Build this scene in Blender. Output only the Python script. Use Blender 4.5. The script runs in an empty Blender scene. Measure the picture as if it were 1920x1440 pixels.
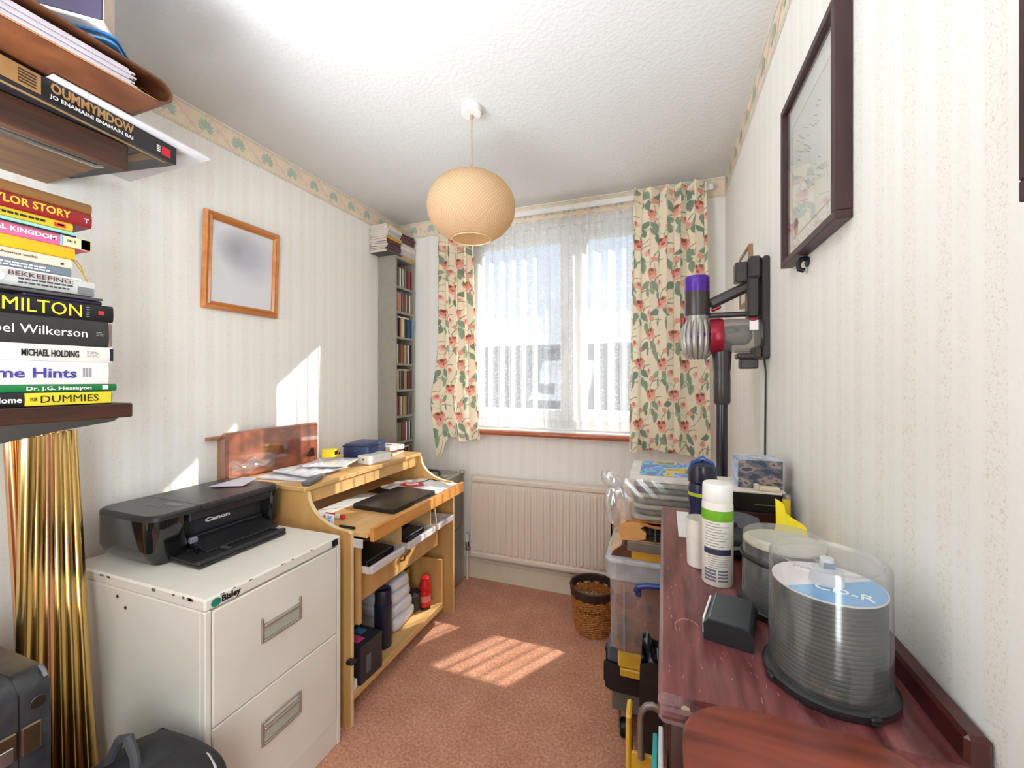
import bpy, bmesh, math, random
import numpy as np
from mathutils import Matrix, Vector, Euler
random.seed(7); rng = np.random.default_rng(7)
S = bpy.context.scene
COL = S.collection
R = math.radians
PI = math.pi

# ------------------------------------------------------------------ camera, world, light, exposure
cd = bpy.data.cameras.new('camera'); cam = bpy.data.objects.new('camera', cd); COL.objects.link(cam)
cam.location = (0, 0, 1.31); cam.rotation_euler = (R(90), 0, R(20.186))
cd.sensor_width = 36; cd.lens = 14.494; cd.shift_y = -0.0052; cd.clip_start = 0.02
S.camera = cam
S.view_settings.view_transform = 'Standard'; S.view_settings.look = 'None'
S.view_settings.exposure = 0.82; S.view_settings.gamma = 1.0; S.view_settings.use_curve_mapping = False
S.cycles.use_denoising = True
S.cycles.max_bounces = 10; S.cycles.transparent_max_bounces = 24; S.cycles.diffuse_bounces = 6
S.cycles.sample_clamp_indirect = 6.0

def lin(c):
    return tuple(((x/255)/12.92 if x/255 <= .04045 else ((x/255+.055)/1.055)**2.4) for x in c)

w = bpy.data.worlds.new('sky'); S.world = w; w.use_nodes = True
nt = w.node_tree; nt.nodes.clear()
out = nt.nodes.new('ShaderNodeOutputWorld'); bg = nt.nodes.new('ShaderNodeBackground')
tc = nt.nodes.new('ShaderNodeTexCoord'); sx = nt.nodes.new('ShaderNodeSeparateXYZ')
rp = nt.nodes.new('ShaderNodeValToRGB')
rp.color_ramp.elements[0].position = 0.0; rp.color_ramp.elements[0].color = (.86, .90, .96, 1)
rp.color_ramp.elements[1].position = 0.7; rp.color_ramp.elements[1].color = (.50, .68, .98, 1)
nt.links.new(tc.outputs['Generated'], sx.inputs[0]); nt.links.new(sx.outputs['Z'], rp.inputs[0])
nt.links.new(rp.outputs[0], bg.inputs['Color']); bg.inputs['Strength'].default_value = .70
nt.links.new(bg.outputs[0], out.inputs[0])

def sun(name, d, e, ang, col):
    l = bpy.data.lights.new(name, 'SUN'); l.energy = e; l.angle = R(ang); l.color = col
    o = bpy.data.objects.new(name, l); COL.objects.link(o)
    o.location = (2, 6, 5); o.rotation_euler = Vector(d).to_track_quat('-Z', 'Y').to_euler(); return o
sun('sun', (-.63, -1, -2.08), 7.0, .6, (1, .95, .88))                    # the sun itself: the stripes on the carpet
sun('added_low_sun', (-1.06, -1, -.80), 5.5, .4, (1, .96, .9))             # second low sun, added without a known source: the patch on the left wall

def area(name, loc, d, sxy, e, col=(1, 1, 1)):
    l = bpy.data.lights.new(name, 'AREA'); l.shape = 'RECTANGLE'; l.size, l.size_y = sxy; l.energy = e; l.color = col
    o = bpy.data.objects.new(name, l); COL.objects.link(o); o.location = loc
    o.rotation_euler = Vector(d).to_track_quat('-Z', 'Y').to_euler(); return o
area('fill_up', (-.75, -.80, .30), (.04, .36, 1), (1.6, 1.0), 14, (.87, .955, 1)).data.spread = R(80)      # unseen fill added behind the camera, aimed up at the ceiling
area('fill_high', (-1.32, -.60, 1.30), (-.02, .80, 1), (.8, .9), 20, (.87, .955, 1)).data.spread = R(135)                       # second added fill, higher up and tilted towards the far ceiling
area('fill_side', (.28, -.60, 1.30), (-1, .35, 0), (.9, 1.6), 29, (.90, .965, 1))                          # unseen side fill added behind the camera for left wall and cabinet front

# ------------------------------------------------------------------ materials
MATS = {}
def newmat(name):
    m = bpy.data.materials.new(name); m.use_nodes = True; m.node_tree.nodes.clear(); return m
def N(t, typ, **kw):
    n = t.nodes.new(typ)
    for k, v in kw.items():
        if k in n.inputs: n.inputs[k].default_value = v
        else: setattr(n, k, v)
    return n
def M(name, c, rough=.5, metal=0, var=.08, scale=25, bump=0, bscale=150, c2=None, stretch=None, coat=0, trans=0, alpha=1, sheen=0, thr=None, spec=None, emit=0):
    """noise-mottled principled material; c, c2 in sRGB 0-255"""
    if name in MATS: return MATS[name]
    m = newmat(name); t = m.node_tree; L = t.links.new
    o = N(t, 'ShaderNodeOutputMaterial'); b = N(t, 'ShaderNodeBsdfPrincipled', Roughness=rough, Metallic=metal)
    L(b.outputs[0], o.inputs[0])
    tc = N(t, 'ShaderNodeTexCoord'); mp = N(t, 'ShaderNodeMapping'); L(tc.outputs['Object'], mp.inputs[0])
    if stretch: mp.inputs['Scale'].default_value = stretch
    no = N(t, 'ShaderNodeTexNoise', Scale=scale, Detail=4.0); L(mp.outputs[0], no.inputs['Vector'])
    rp = N(t, 'ShaderNodeValToRGB'); a = lin(c)
    if c2: bb = lin(c2)
    else: bb = tuple(min(1, x*(1+var)) for x in a); a = tuple(x*(1-var) for x in a)
    lo, hi = thr or (.3, .7)
    rp.color_ramp.elements[0].position = lo; rp.color_ramp.elements[1].position = hi
    rp.color_ramp.elements[0].color = (*a, 1); rp.color_ramp.elements[1].color = (*bb, 1)
    L(no.outputs[0], rp.inputs[0]); L(rp.outputs[0], b.inputs['Base Color'])
    if bump:
        n2 = N(t, 'ShaderNodeTexNoise', Scale=bscale, Detail=3.0); L(mp.outputs[0], n2.inputs['Vector'])
        bu = N(t, 'ShaderNodeBump', Strength=bump, Distance=.002); L(n2.outputs[0], bu.inputs['Height']); L(bu.outputs[0], b.inputs['Normal'])
    if coat: b.inputs['Coat Weight'].default_value = coat; b.inputs['Coat Roughness'].default_value = .08
    if trans: b.inputs['Transmission Weight'].default_value = trans
    if alpha < 1: b.inputs['Alpha'].default_value = alpha
    if sheen: b.inputs['Sheen Weight'].default_value = sheen
    if spec is not None: b.inputs['Specular IOR Level'].default_value = spec
    MATS[name] = m; return m

def WOOD(name, c, c2, axis='y', scale=6, rough=.4, coat=.0, bump=.05, fine=1):
    st = {'x': (.12, 1, 1), 'y': (1, .12, 1), 'z': (1, 1, .12)}[axis]
    return M(name, c, rough, c2=c2, scale=scale*4, stretch=st, coat=coat, bump=bump, bscale=160)

def CLEAR(name, tint=(1, 1, 1), gloss=.12, rough=.05, haze=0.0, hazecol=(.9, .92, .95)):
    """thin clear plastic or glass: see-through, with a sheen and optional milky haze"""
    if name in MATS: return MATS[name]
    m = newmat(name); t = m.node_tree; L = t.links.new
    o = N(t, 'ShaderNodeOutputMaterial'); tr = N(t, 'ShaderNodeBsdfTransparent', Color=(*tint, 1))
    g = N(t, 'ShaderNodeBsdfGlossy', Roughness=rough); fr = N(t, 'ShaderNodeFresnel'); ge = N(t, 'ShaderNodeNewGeometry')
    io = N(t, 'ShaderNodeMapRange'); io.inputs[3].default_value = 1.45; io.inputs[4].default_value = 1/1.45; L(ge.outputs['Backfacing'], io.inputs[0]); L(io.outputs[0], fr.inputs['IOR'])
    tc = N(t, 'ShaderNodeTexCoord'); no = N(t, 'ShaderNodeTexNoise', Scale=14.0); L(tc.outputs['Object'], no.inputs['Vector'])
    mu = N(t, 'ShaderNodeMath', operation='MULTIPLY_ADD'); L(fr.outputs[0], mu.inputs[0]); mu.inputs[1].default_value = 1.0; mu.inputs[2].default_value = gloss*.3
    mx = N(t, 'ShaderNodeMixShader'); L(mu.outputs[0], mx.inputs[0]); L(tr.outputs[0], mx.inputs[1]); L(g.outputs[0], mx.inputs[2])
    last = mx
    if haze:
        d = N(t, 'ShaderNodeBsdfDiffuse', Color=(*hazecol, 1)); tl = N(t, 'ShaderNodeBsdfTranslucent', Color=(*hazecol, 1))
        dm = N(t, 'ShaderNodeMixShader', Fac=.4); L(d.outputs[0], dm.inputs[1]); L(tl.outputs[0], dm.inputs[2])
        mr = N(t, 'ShaderNodeMapRange'); L(no.outputs[0], mr.inputs[0])
        mr.inputs[1].default_value = .3; mr.inputs[2].default_value = .7; mr.inputs[3].default_value = haze*.75; mr.inputs[4].default_value = haze*1.25
        m2 = N(t, 'ShaderNodeMixShader'); L(mr.outputs[0], m2.inputs[0]); L(mx.outputs[0], m2.inputs[1]); L(dm.outputs[0], m2.inputs[2]); last = m2
    L(last.outputs[0], o.inputs[0]); MATS[name] = m; return m

# ------------------------------------------------------------------ mesh builder
class MB:
    def __init__(s): s.v = []; s.f = []; s.mi = []; s.cur = 0
    def mat(s, i): s.cur = i; return s
    def add(s, vs, fs):
        n = len(s.v); s.v += [tuple(p) for p in vs]
        for f in fs: s.f.append(tuple(i+n for i in f)); s.mi.append(s.cur)
        return s
    def box(s, x0, x1, y0, y1, z0, z1, b=0, X=None):
        lo = (min(x0, x1), min(y0, y1), min(z0, z1)); hi = (max(x0, x1), max(y0, y1), max(z0, z1))
        if b <= 0:
            vs = [(hi[0] if i & 1 else lo[0], hi[1] if i & 2 else lo[1], hi[2] if i & 4 else lo[2]) for i in range(8)]
            fs = [(0, 2, 3, 1), (4, 5, 7, 6), (0, 1, 5, 4), (2, 6, 7, 3), (0, 4, 6, 2), (1, 3, 7, 5)]
        else:
            b = min(b, .49*min(hi[i]-lo[i] for i in range(3)))
            vs = []; ix = {}
            for c in range(8):
                for a in range(3):
                    p = []
                    for k in range(3):
                        h = (c >> k) & 1
                        p.append((hi[k] if h else lo[k]) + (0 if k == a else (-b if h else b)))
                    ix[c, a] = len(vs); vs.append(tuple(p))
            fs = []
            for a in range(3):
                o1, o2 = (a+1) % 3, (a+2) % 3
                for h in (0, 1):
                    q = [(h << a) | (i << o1) | (j << o2) for i, j in ((0, 0), (1, 0), (1, 1), (0, 1))]
                    if not h: q = q[::-1]
                    fs.append(tuple(ix[c, a] for c in q))
                for i in (0, 1):
                    for j in (0, 1):
                        c0 = (i << o1) | (j << o2); c1 = c0 | (1 << a)
                        q = (ix[c0, o1], ix[c1, o1], ix[c1, o2], ix[c0, o2])
                        fs.append(q if i != j else q[::-1])
            for c in range(8):
                q = (ix[c, 0], ix[c, 1], ix[c, 2]); par = bin(c).count('1') % 2
                fs.append(q if par else q[::-1])
        if X is not None: vs = [tuple(X @ Vector(p)) for p in vs]
        return s.add(vs, fs)
    def bx(s, c, d, b=0, rz=0):
        X = Matrix.Translation(c) @ Matrix.Rotation(rz, 4, 'Z')
        return s.box(-d[0]/2, d[0]/2, -d[1]/2, d[1]/2, -d[2]/2, d[2]/2, b, X)
    def lathe(s, prof, c=(0, 0, 0), seg=32, axis='z', cap=True, X=None):
        vs = []; fs = []; n = len(prof)
        for r, h in prof:
            for i in range(seg):
                a = 2*PI*i/seg; p = (r*math.cos(a), r*math.sin(a), h)
                if axis == 'x': p = (h, p[0], p[1])
                elif axis == 'y': p = (p[1], h, p[0])
                vs.append((p[0]+c[0], p[1]+c[1], p[2]+c[2]))
        for j in range(n-1):
            for i in range(seg):
                k = (i+1) % seg
                fs.append((j*seg+i, j*seg+k, (j+1)*seg+k, (j+1)*seg+i))
        if cap:
            if prof[0][0] > 1e-5: fs.append(tuple(range(seg))[::-1])
            if prof[-1][0] > 1e-5: fs.append(tuple((n-1)*seg+i for i in range(seg)))
        if X is not None: vs = [tuple(X @ Vector(p)) for p in vs]
        return s.add(vs, fs)
    def cyl(s, c, r, h, axis='z', seg=24, r2=None, b=0, X=None):
        r2 = r if r2 is None else r2
        pr = [(r, 0), (r2, h)] if not b else [(r-b, 0), (r, b), (r2, h-b), (r2-b, h)]
        return s.lathe(pr, c, seg, axis, True, X)
    def tube(s, pts, r, seg=10, cap=True):
        pts = [Vector(p) for p in pts]; n = len(pts); vs = []; fs = []
        rr = r if hasattr(r, '__len__') else [r]*n; up = Vector((0, 0, 1)); nx = None
        for i, p in enumerate(pts):
            d = (pts[min(i+1, n-1)]-pts[max(i-1, 0)]).normalized()
            if nx is None:
                nx = d.cross(up if abs(d.z) < .9 else Vector((1, 0, 0))).normalized()
            nx = (nx - d*nx.dot(d)).normalized(); ny = d.cross(nx)
            for k in range(seg):
                a = 2*PI*k/seg; vs.append(tuple(p+nx*rr[i]*math.cos(a)+ny*rr[i]*math.sin(a)))
        for i in range(n-1):
            for k in range(seg):
                q = (k+1) % seg; fs.append((i*seg+k, i*seg+q, (i+1)*seg+q, (i+1)*seg+k))
        if cap: fs.append(tuple(range(seg))[::-1]); fs.append(tuple((n-1)*seg+k for k in range(seg)))
        return s.add(vs, fs)
    def prism(s, poly, d0, d1, ax='z', X=None):
        """polygon extruded along ax: 'z' poly=(x,y), 'x' poly=(y,z), 'y' poly=(x,z)"""
        f = {'z': lambda p, d: (p[0], p[1], d), 'x': lambda p, d: (d, p[0], p[1]), 'y': lambda p, d: (p[0], d, p[1])}[ax]
        n = len(poly); vs = [f(p, d0) for p in poly]+[f(p, d1) for p in poly]
        fs = [tuple(range(n))[::-1], tuple(range(n, 2*n))]+[(i, (i+1) % n, (i+1) % n+n, i+n) for i in range(n)]
        if X is not None: vs = [tuple(X @ Vector(p)) for p in vs]
        return s.add(vs, fs)
    def grid(s, fn, nu, nv):
        vs = [fn(i/nu, j/nv) for j in range(nv+1) for i in range(nu+1)]
        fs = [(j*(nu+1)+i, j*(nu+1)+i+1, (j+1)*(nu+1)+i+1, (j+1)*(nu+1)+i) for j in range(nv) for i in range(nu)]
        return s.add(vs, fs)
    def blob(s, c, d, e=.5, nu=24, nv=14, noise=0, seed=1, X=None):
        """super-ellipsoid, e<1 boxier; noise dents it"""
        r = random.Random(seed); ph = [(r.uniform(2, 5), r.uniform(0, 6), r.uniform(2, 5), r.uniform(0, 6)) for _ in range(4)]
        P = lambda x, k: math.copysign(abs(x)**k, x); vs = []; fs = []
        for j in range(nv+1):
            v = -PI/2+PI*j/nv
            for i in range(nu):
                u = 2*PI*i/nu
                q = [P(math.cos(v), e)*P(math.cos(u), e), P(math.cos(v), e)*P(math.sin(u), e), P(math.sin(v), e)]
                k = 1+noise*sum(math.sin(a*q[0]*2+b)*math.sin(cc*q[1]*2+dd+q[2]) for a, b, cc, dd in ph)/2
                vs.append((c[0]+q[0]*d[0]/2*k, c[1]+q[1]*d[1]/2*k, c[2]+q[2]*d[2]/2*k))
        for j in range(nv):
            for i in range(nu):
                k = (i+1) % nu; fs.append((j*nu+i, j*nu+k, (j+1)*nu+k, (j+1)*nu+i))
        if X is not None: vs = [tuple(X @ Vector(p)) for p in vs]
        return s.add(vs, fs)

def rr(x0, x1, y0, y1, r, n=5):
    """rounded rectangle outline"""
    o = []
    for cx, cy, a0 in ((x1-r, y1-r, 0), (x0+r, y1-r, 90), (x0+r, y0+r, 180), (x1-r, y0+r, 270)):
        for i in range(n+1):
            a = R(a0+90*i/n); o.append((cx+r*math.cos(a), cy+r*math.sin(a)))
    return o

def build(name, mb, mats, parent=None, local=False, sharp=35, fix=True, smooth=True):
    me = bpy.data.meshes.new(name)
    off = Vector((0, 0, 0))
    if parent is not None and not local:
        q = parent
        while q is not None: off += q.location; q = q.parent
    vs = mb.v if off.length == 0 else [(a-off.x, b-off.y, c-off.z) for a, b, c in mb.v]
    me.from_pydata(vs, [], mb.f)
    if fix:
        bm = bmesh.new(); bm.from_mesh(me); bmesh.ops.recalc_face_normals(bm, faces=bm.faces); bm.to_mesh(me); bm.free()
    if not isinstance(mats, (list, tuple)): mats = [mats]
    for m in mats: me.materials.append(m)
    if len(mats) > 1: me.polygons.foreach_set('material_index', mb.mi)
    if smooth:
        me.polygons.foreach_set('use_smooth', [True]*len(me.polygons)); me.set_sharp_from_angle(angle=R(sharp))
    o = bpy.data.objects.new(name, me); COL.objects.link(o)
    if parent is not None: o.parent = parent
    return o
def tag(o, label, cat, group=None, kind=None):
    if label: o['label'] = label
    if cat: o['category'] = cat
    if group: o['group'] = group
    if kind: o['kind'] = kind
    return o
def thing(name, label, cat, loc=(0, 0, 0), rz=0, group=None, rot=None):
    o = bpy.data.objects.new(name, None); COL.objects.link(o); o.empty_display_size = .05
    o.location = loc; o.rotation_euler = rot or (0, 0, rz); return tag(o, label, cat, group)
def solo(name, label, cat, mb, mats, group=None, **k):
    return tag(build(name, mb, mats, None, **k), label, cat, group)
def struct(name, mb, m, parent=None, **k):
    o = build(name, mb, m, parent, **k)
    if parent is None: o['kind'] = 'structure'
    return o
def text(s, width, height, loc, cols, m, parent, name='lettering', align='CENTER', bold=0.0, local=False, ext=.0004):
    """flat lettering fitted to width x cap height; cols = (right, up) unit vectors"""
    cu = bpy.data.curves.new(name, 'FONT'); cu.body = s; cu.size = 1; cu.align_x = align; cu.align_y = 'BOTTOM_BASELINE'
    cu.offset = bold; cu.resolution_u = 2
    o = bpy.data.objects.new(name, cu); COL.objects.link(o)
    bpy.context.view_layer.update()
    d = o.dimensions; kx = width/max(d.x, .01); ky = height/.70
    x = Vector(cols[0]).normalized(); y = Vector(cols[1]).normalized(); z = x.cross(y)
    cu.extrude = ext/max(kx, ky)
    off = Vector((0, 0, 0))
    if not local:
        q = parent
        while q is not None: off += q.location; q = q.parent
    X = Matrix.Translation(Vector(loc)-off) @ Matrix((x, y, z)).transposed().to_4x4() @ Matrix.Diagonal((kx, ky, max(kx, ky), 1))
    me = bpy.data.meshes.new_from_object(o.evaluated_get(bpy.context.evaluated_depsgraph_get())); me.name = name
    bpy.data.objects.remove(o); me.materials.clear(); me.materials.append(m)
    o = bpy.data.objects.new(name, me); COL.objects.link(o); o.parent = parent; o.matrix_basis = X
    return o
YZ = ((0, 1, 0), (0, 0, 1))          # lettering that faces +x
YZd = ((0, -1, 0), (0, 0, -1))       # upside down, facing +x
XZ = ((1, 0, 0), (0, 0, 1))          # faces -y

ORD = ['', 'first', 'second', 'third', 'fourth', 'fifth', 'sixth', 'seventh', 'eighth', 'ninth', 'tenth', 'eleventh', 'twelfth', 'thirteenth', 'fourteenth', 'fifteenth', 'sixteenth']
# common colours
WHITE = M('white_plastic', (232, 230, 226), .4, var=.03)
PAPER = M('white_paper', (232, 230, 228), .8, var=.04, scale=40)
BLACK = M('black_plastic', (22, 22, 25), .38, var=.15)
CHROME = M('steel', (190, 190, 188), .25, metal=1, var=.05)
# ------------------------------------------------------------------ room shell
XL, XR, YF, YB, ZC = -1.765, .311, 2.48, -1.4, 2.40
WX0, WX1, WZ0, WZ1 = -1.25, .07, .985, 2.27

def wallpaper(name, axis):
    m = newmat(name); t = m.node_tree; L = t.links.new
    o = N(t, 'ShaderNodeOutputMaterial'); b = N(t, 'ShaderNodeBsdfPrincipled', Roughness=.75); L(b.outputs[0], o.inputs[0])
    b.inputs['Specular IOR Level'].default_value = .25
    tc = N(t, 'ShaderNodeTexCoord'); sp = N(t, 'ShaderNodeSeparateXYZ'); L(tc.outputs['Object'], sp.inputs[0])
    cx = sp.outputs['Y' if axis == 'y' else 'X']
    fr = N(t, 'ShaderNodeMath', operation='MULTIPLY'); L(cx, fr.inputs[0]); fr.inputs[1].default_value = 1/.155
    f2 = N(t, 'ShaderNodeMath', operation='FRACT'); L(fr.outputs[0], f2.inputs[0])
    rp = N(t, 'ShaderNodeValToRGB'); rp.color_ramp.interpolation = 'CONSTANT'; L(f2.outputs[0], rp.inputs[0])
    e = rp.color_ramp.elements
    bands = [(0, .85), (.17, .35), (.20, 0), (.29, .55), (.32, .15), (.46, .9), (.66, .3), (.69, 0), (.80, .5), (.94, .15)]
    e[0].position = 0; e[1].position = .17
    for p, v in bands[2:]: e.new(p)
    for i, (p, v) in enumerate(bands): e[i].position = p; e[i].color = (v, v, v, 1)
    mp = N(t, 'ShaderNodeMapping'); L(tc.outputs['Object'], mp.inputs[0]); mp.inputs['Scale'].default_value = (1, 1, 1.0)
    no = N(t, 'ShaderNodeTexNoise', Scale=330.0, Detail=2.0, Distortion=1.0); L(mp.outputs[0], no.inputs['Vector'])
    r2 = N(t, 'ShaderNodeValToRGB'); r2.color_ramp.elements[0].position = .55; r2.color_ramp.elements[1].position = .68; L(no.outputs[0], r2.inputs[0])
    mu = N(t, 'ShaderNodeMath', operation='MULTIPLY'); L(r2.outputs[0], mu.inputs[0]); L(rp.outputs[0], mu.inputs[1])
    mx = N(t, 'ShaderNodeMix', data_type='RGBA'); L(mu.outputs[0], mx.inputs['Factor'])
    m2 = N(t, 'ShaderNodeMix', data_type='RGBA'); L(rp.outputs[0], m2.inputs['Factor'])
    m2.inputs['A'].default_value = (*lin((241, 239, 235)), 1); m2.inputs['B'].default_value = (*lin((240, 237, 231)), 1)
    L(m2.outputs['Result'], mx.inputs['A']); mx.inputs['B'].default_value = (*lin((223, 212, 198)), 1)
    L(mx.outputs['Result'], b.inputs['Base Color'])
    bu = N(t, 'ShaderNodeBump', Strength=.25, Distance=.002); L(mu.outputs[0], bu.inputs['Height']); L(bu.outputs[0], b.inputs['Normal'])
    return m
WPy = wallpaper('striped_wallpaper_y', 'y'); WPx = wallpaper('striped_wallpaper_x', 'x')

def carpet():
    m = newmat('terracotta_carpet'); t = m.node_tree; L = t.links.new
    o = N(t, 'ShaderNodeOutputMaterial'); b = N(t, 'ShaderNodeBsdfPrincipled', Roughness=.95); L(b.outputs[0], o.inputs[0])
    b.inputs['Specular IOR Level'].default_value = .1; b.inputs['Sheen Weight'].default_value = .15
    tc = N(t, 'ShaderNodeTexCoord')
    n1 = N(t, 'ShaderNodeTexNoise', Scale=95.0, Detail=5.0, Roughness=.75); n2 = N(t, 'ShaderNodeTexNoise', Scale=7.0, Detail=3.0); n3 = N(t, 'ShaderNodeTexNoise', Scale=420.0)
    for n in (n1, n2, n3): L(tc.outputs['Object'], n.inputs['Vector'])
    rp = N(t, 'ShaderNodeValToRGB'); e = rp.color_ramp.elements
    e[0].position = .33; e[0].color = (*lin((172, 114, 87)), 1); e[1].position = .66; e[1].color = (*lin((228, 176, 146)), 1)
    k = e.new(.5); k.color = (*lin((203, 143, 114)), 1)
    mx = N(t, 'ShaderNodeMath', operation='MULTIPLY_ADD'); L(n2.outputs[0], mx.inputs[0]); mx.inputs[1].default_value = .22; L(n1.outputs[0], mx.inputs[2])
    ms = N(t, 'ShaderNodeMath', operation='SUBTRACT'); L(mx.outputs[0], ms.inputs[0]); ms.inputs[1].default_value = .11
    L(ms.outputs[0], rp.inputs[0]); L(rp.outputs[0], b.inputs['Base Color'])
    bu = N(t, 'ShaderNodeBump', Strength=.7, Distance=.004); L(n3.outputs[0], bu.inputs['Height']); L(bu.outputs[0], b.inputs['Normal'])
    return m
def artex():
    m = newmat('stippled_ceiling'); t = m.node_tree; L = t.links.new
    o = N(t, 'ShaderNodeOutputMaterial'); b = N(t, 'ShaderNodeBsdfPrincipled', Roughness=.85); L(b.outputs[0], o.inputs[0])
    tc = N(t, 'ShaderNodeTexCoord'); vo = N(t, 'ShaderNodeTexVoronoi', Scale=75.0); no = N(t, 'ShaderNodeTexNoise', Scale=60.0, Detail=4.0, Distortion=.8); n4 = N(t, 'ShaderNodeTexNoise', Scale=5.0)
    for n in (vo, no, n4): L(tc.outputs['Object'], n.inputs['Vector'])
    r = N(t, 'ShaderNodeValToRGB'); r.color_ramp.elements[0].position = .06; r.color_ramp.elements[1].position = .2
    r.color_ramp.elements[0].color = (.56, .555, .545, 1); r.color_ramp.elements[1].color = (.68, .677, .668, 1)
    ad = N(t, 'ShaderNodeMath', operation='MULTIPLY_ADD'); L(n4.outputs[0], ad.inputs[0]); ad.inputs[1].default_value = .35; L(vo.outputs[0], ad.inputs[2])
    sb = N(t, 'ShaderNodeMath', operation='SUBTRACT'); L(ad.outputs[0], sb.inputs[0]); sb.inputs[1].default_value = .10
    L(sb.outputs[0], r.inputs[0]); L(r.outputs[0], b.inputs['Base Color'])
    h = N(t, 'ShaderNodeMath', operation='ADD'); L(sb.outputs[0], h.inputs[0]); L(no.outputs[0], h.inputs[1])
    bu = N(t, 'ShaderNodeBump', Strength=.22, Distance=.005); L(h.outputs[0], bu.inputs['Height']); L(bu.outputs[0], b.inputs['Normal'])
    return m

struct('floor', MB().box(XL-.1, XR+.1, YB-.1, YF+.25, -.1, 0), carpet())
struct('ceiling', MB().box(XL-.1, XR+.1, YB-.1, YF+.25, ZC, ZC+.1), artex())
struct('wall_left', MB().box(XL-.1, XL, YB-.1, YF+.25, 0, ZC), WPy)
struct('wall_right', MB().box(XR, XR+.1, YB-.1, YF+.25, 0, ZC), WPy)
struct('wall_back', MB().box(XL, XR, YB-.1, YB, 0, ZC), WOOD('dark_back_wall', (96, 78, 62), (112, 92, 74), 'z', 4, .6))  # unseen wall, coloured dark to cut bounce light and reflections
struct('wall_window', MB().box(XL, WX0, YF, YF+.25, 0, ZC).box(WX1, XR, YF, YF+.25, 0, ZC).box(WX0, WX1, YF, YF+.25, 0, WZ0).box(WX0, WX1, YF, YF+.25, WZ1, ZC), WPx)
SK = M('cream_gloss_paint', (226, 216, 196), .35, var=.03)
sk = lambda x0, x1, y0, y1: MB().box(x0, x1, y0, y1, 0, .105, .0).box(x0+(.004 if x1-x0 < .1 else 0), x1-(.004 if x1-x0 < .1 else 0), y0+(.004 if y1-y0 < .1 else 0), y1, .105, .125)
struct('baseboard_front', MB().box(XL, XR, YF-.016, YF, 0, .108).box(XL, XR, YF-.011, YF, .108, .125), SK)
struct('baseboard_left', MB().box(XL, XL+.016, YB, YF-.016, 0, .108).box(XL, XL+.011, YB, YF-.016, .108, .125), SK)
struct('baseboard_right', MB().box(XR-.016, XR, YB, YF-.016, 0, .108).box(XR-.011, XR, YB, YF-.016, .108, .125), SK)

# wallpaper border: printed leaves and a winding stem, laid on the wall as paper
BM = [M('border_paper', (236, 219, 196), .8, var=.04), M('border_sage', (184, 198, 182), .8, var=.08, scale=60),
      M('border_pink', (232, 204, 188), .8, var=.06), M('border_line', (176, 182, 166), .8), M('border_edge', (240, 232, 216), .8)]
def border(name, s0, s1, f):
    mb = MB(); H = .112
    def quad(a, b, c, d, k): mb.add([f(*p, k) for p in (a, b, c, d)], [(0, 1, 2, 3)])
    mb.mat(0); quad((s0, 0), (s1, 0), (s1, H), (s0, H), 0)
    for h0, h1, mi in ((.0, .006, 4), (.006, .0085, 3), (.0135, .015, 3), (.100, .1015, 3), (.105, .107, 3), (.107, .112, 4)):
        mb.mat(mi); quad((s0, h0), (s1, h0), (s1, h1), (s0, h1), 1)
    P = .14; k0 = math.floor(s0/P)
    mb.mat(2); prev = None; n = int((s1-s0)/.007)
    for i in range(n+1):
        s = s0+(s1-s0)*i/n; ph = 2*PI*(s-.034)/P
        h = .057+.036*math.sin(ph+.5*math.sin(ph)); q = (s, h)
        if prev: quad((prev[0], prev[1]-.0055), (q[0], q[1]-.0055), (q[0], q[1]+.0055), (prev[0], prev[1]+.0055), 2)
        prev = q
    for k in range(k0, int(s1/P)+2):
        c = k*P+.034
        if c-.045 < s0 or c+.045 > s1: continue
        mb.mat(1)
        for j in range(9):
            a = R(-20+27.5*j); ln = .045-.0035*abs(j-4); dx, dy = math.cos(a), math.sin(a); b0 = (c, .048)
            tip = (b0[0]+dx*ln, b0[1]+dy*ln*.95); mid = (b0[0]+dx*ln*.6, b0[1]+dy*ln*.6); nx, ny = -dy*.0085, dx*.0085
            quad(b0, (mid[0]+nx, mid[1]+ny), tip, (mid[0]-nx, mid[1]-ny), 3+j % 2)
        mb.mat(3)
        for j in range(3):
            a = R(50+40*j); dx, dy = math.cos(a), math.sin(a)
            quad((c-.0008, .05), (c+.0008, .05), (c+dx*.03+.0006, .05+dy*.03), (c+dx*.03-.0006, .05+dy*.03), 6)
        mb.mat(2)
        for sg in (-1, 1):
            cc = c+sg*.052
            if not s0 < cc-.02 or not cc+.02 < s1: continue
            quad((cc-.014, .05+sg*.01), (cc, .043+sg*.01), (cc+.014, .056+sg*.01), (cc, .064+sg*.01), 3)
    return struct(name, mb, BM, fix=False)
e_ = .00035
border('trim_1', YB, YF, lambda s, h, k: (XL+.0008+k*e_, s, ZC-.112+h))
border('trim_2', YB, YF, lambda s, h, k: (XR-.0008-k*e_, s, ZC-.112+h))
border('trim_3', XL, XR, lambda s, h, k: (s, YF-.0008-k*e_, ZC-.112+h))

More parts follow.
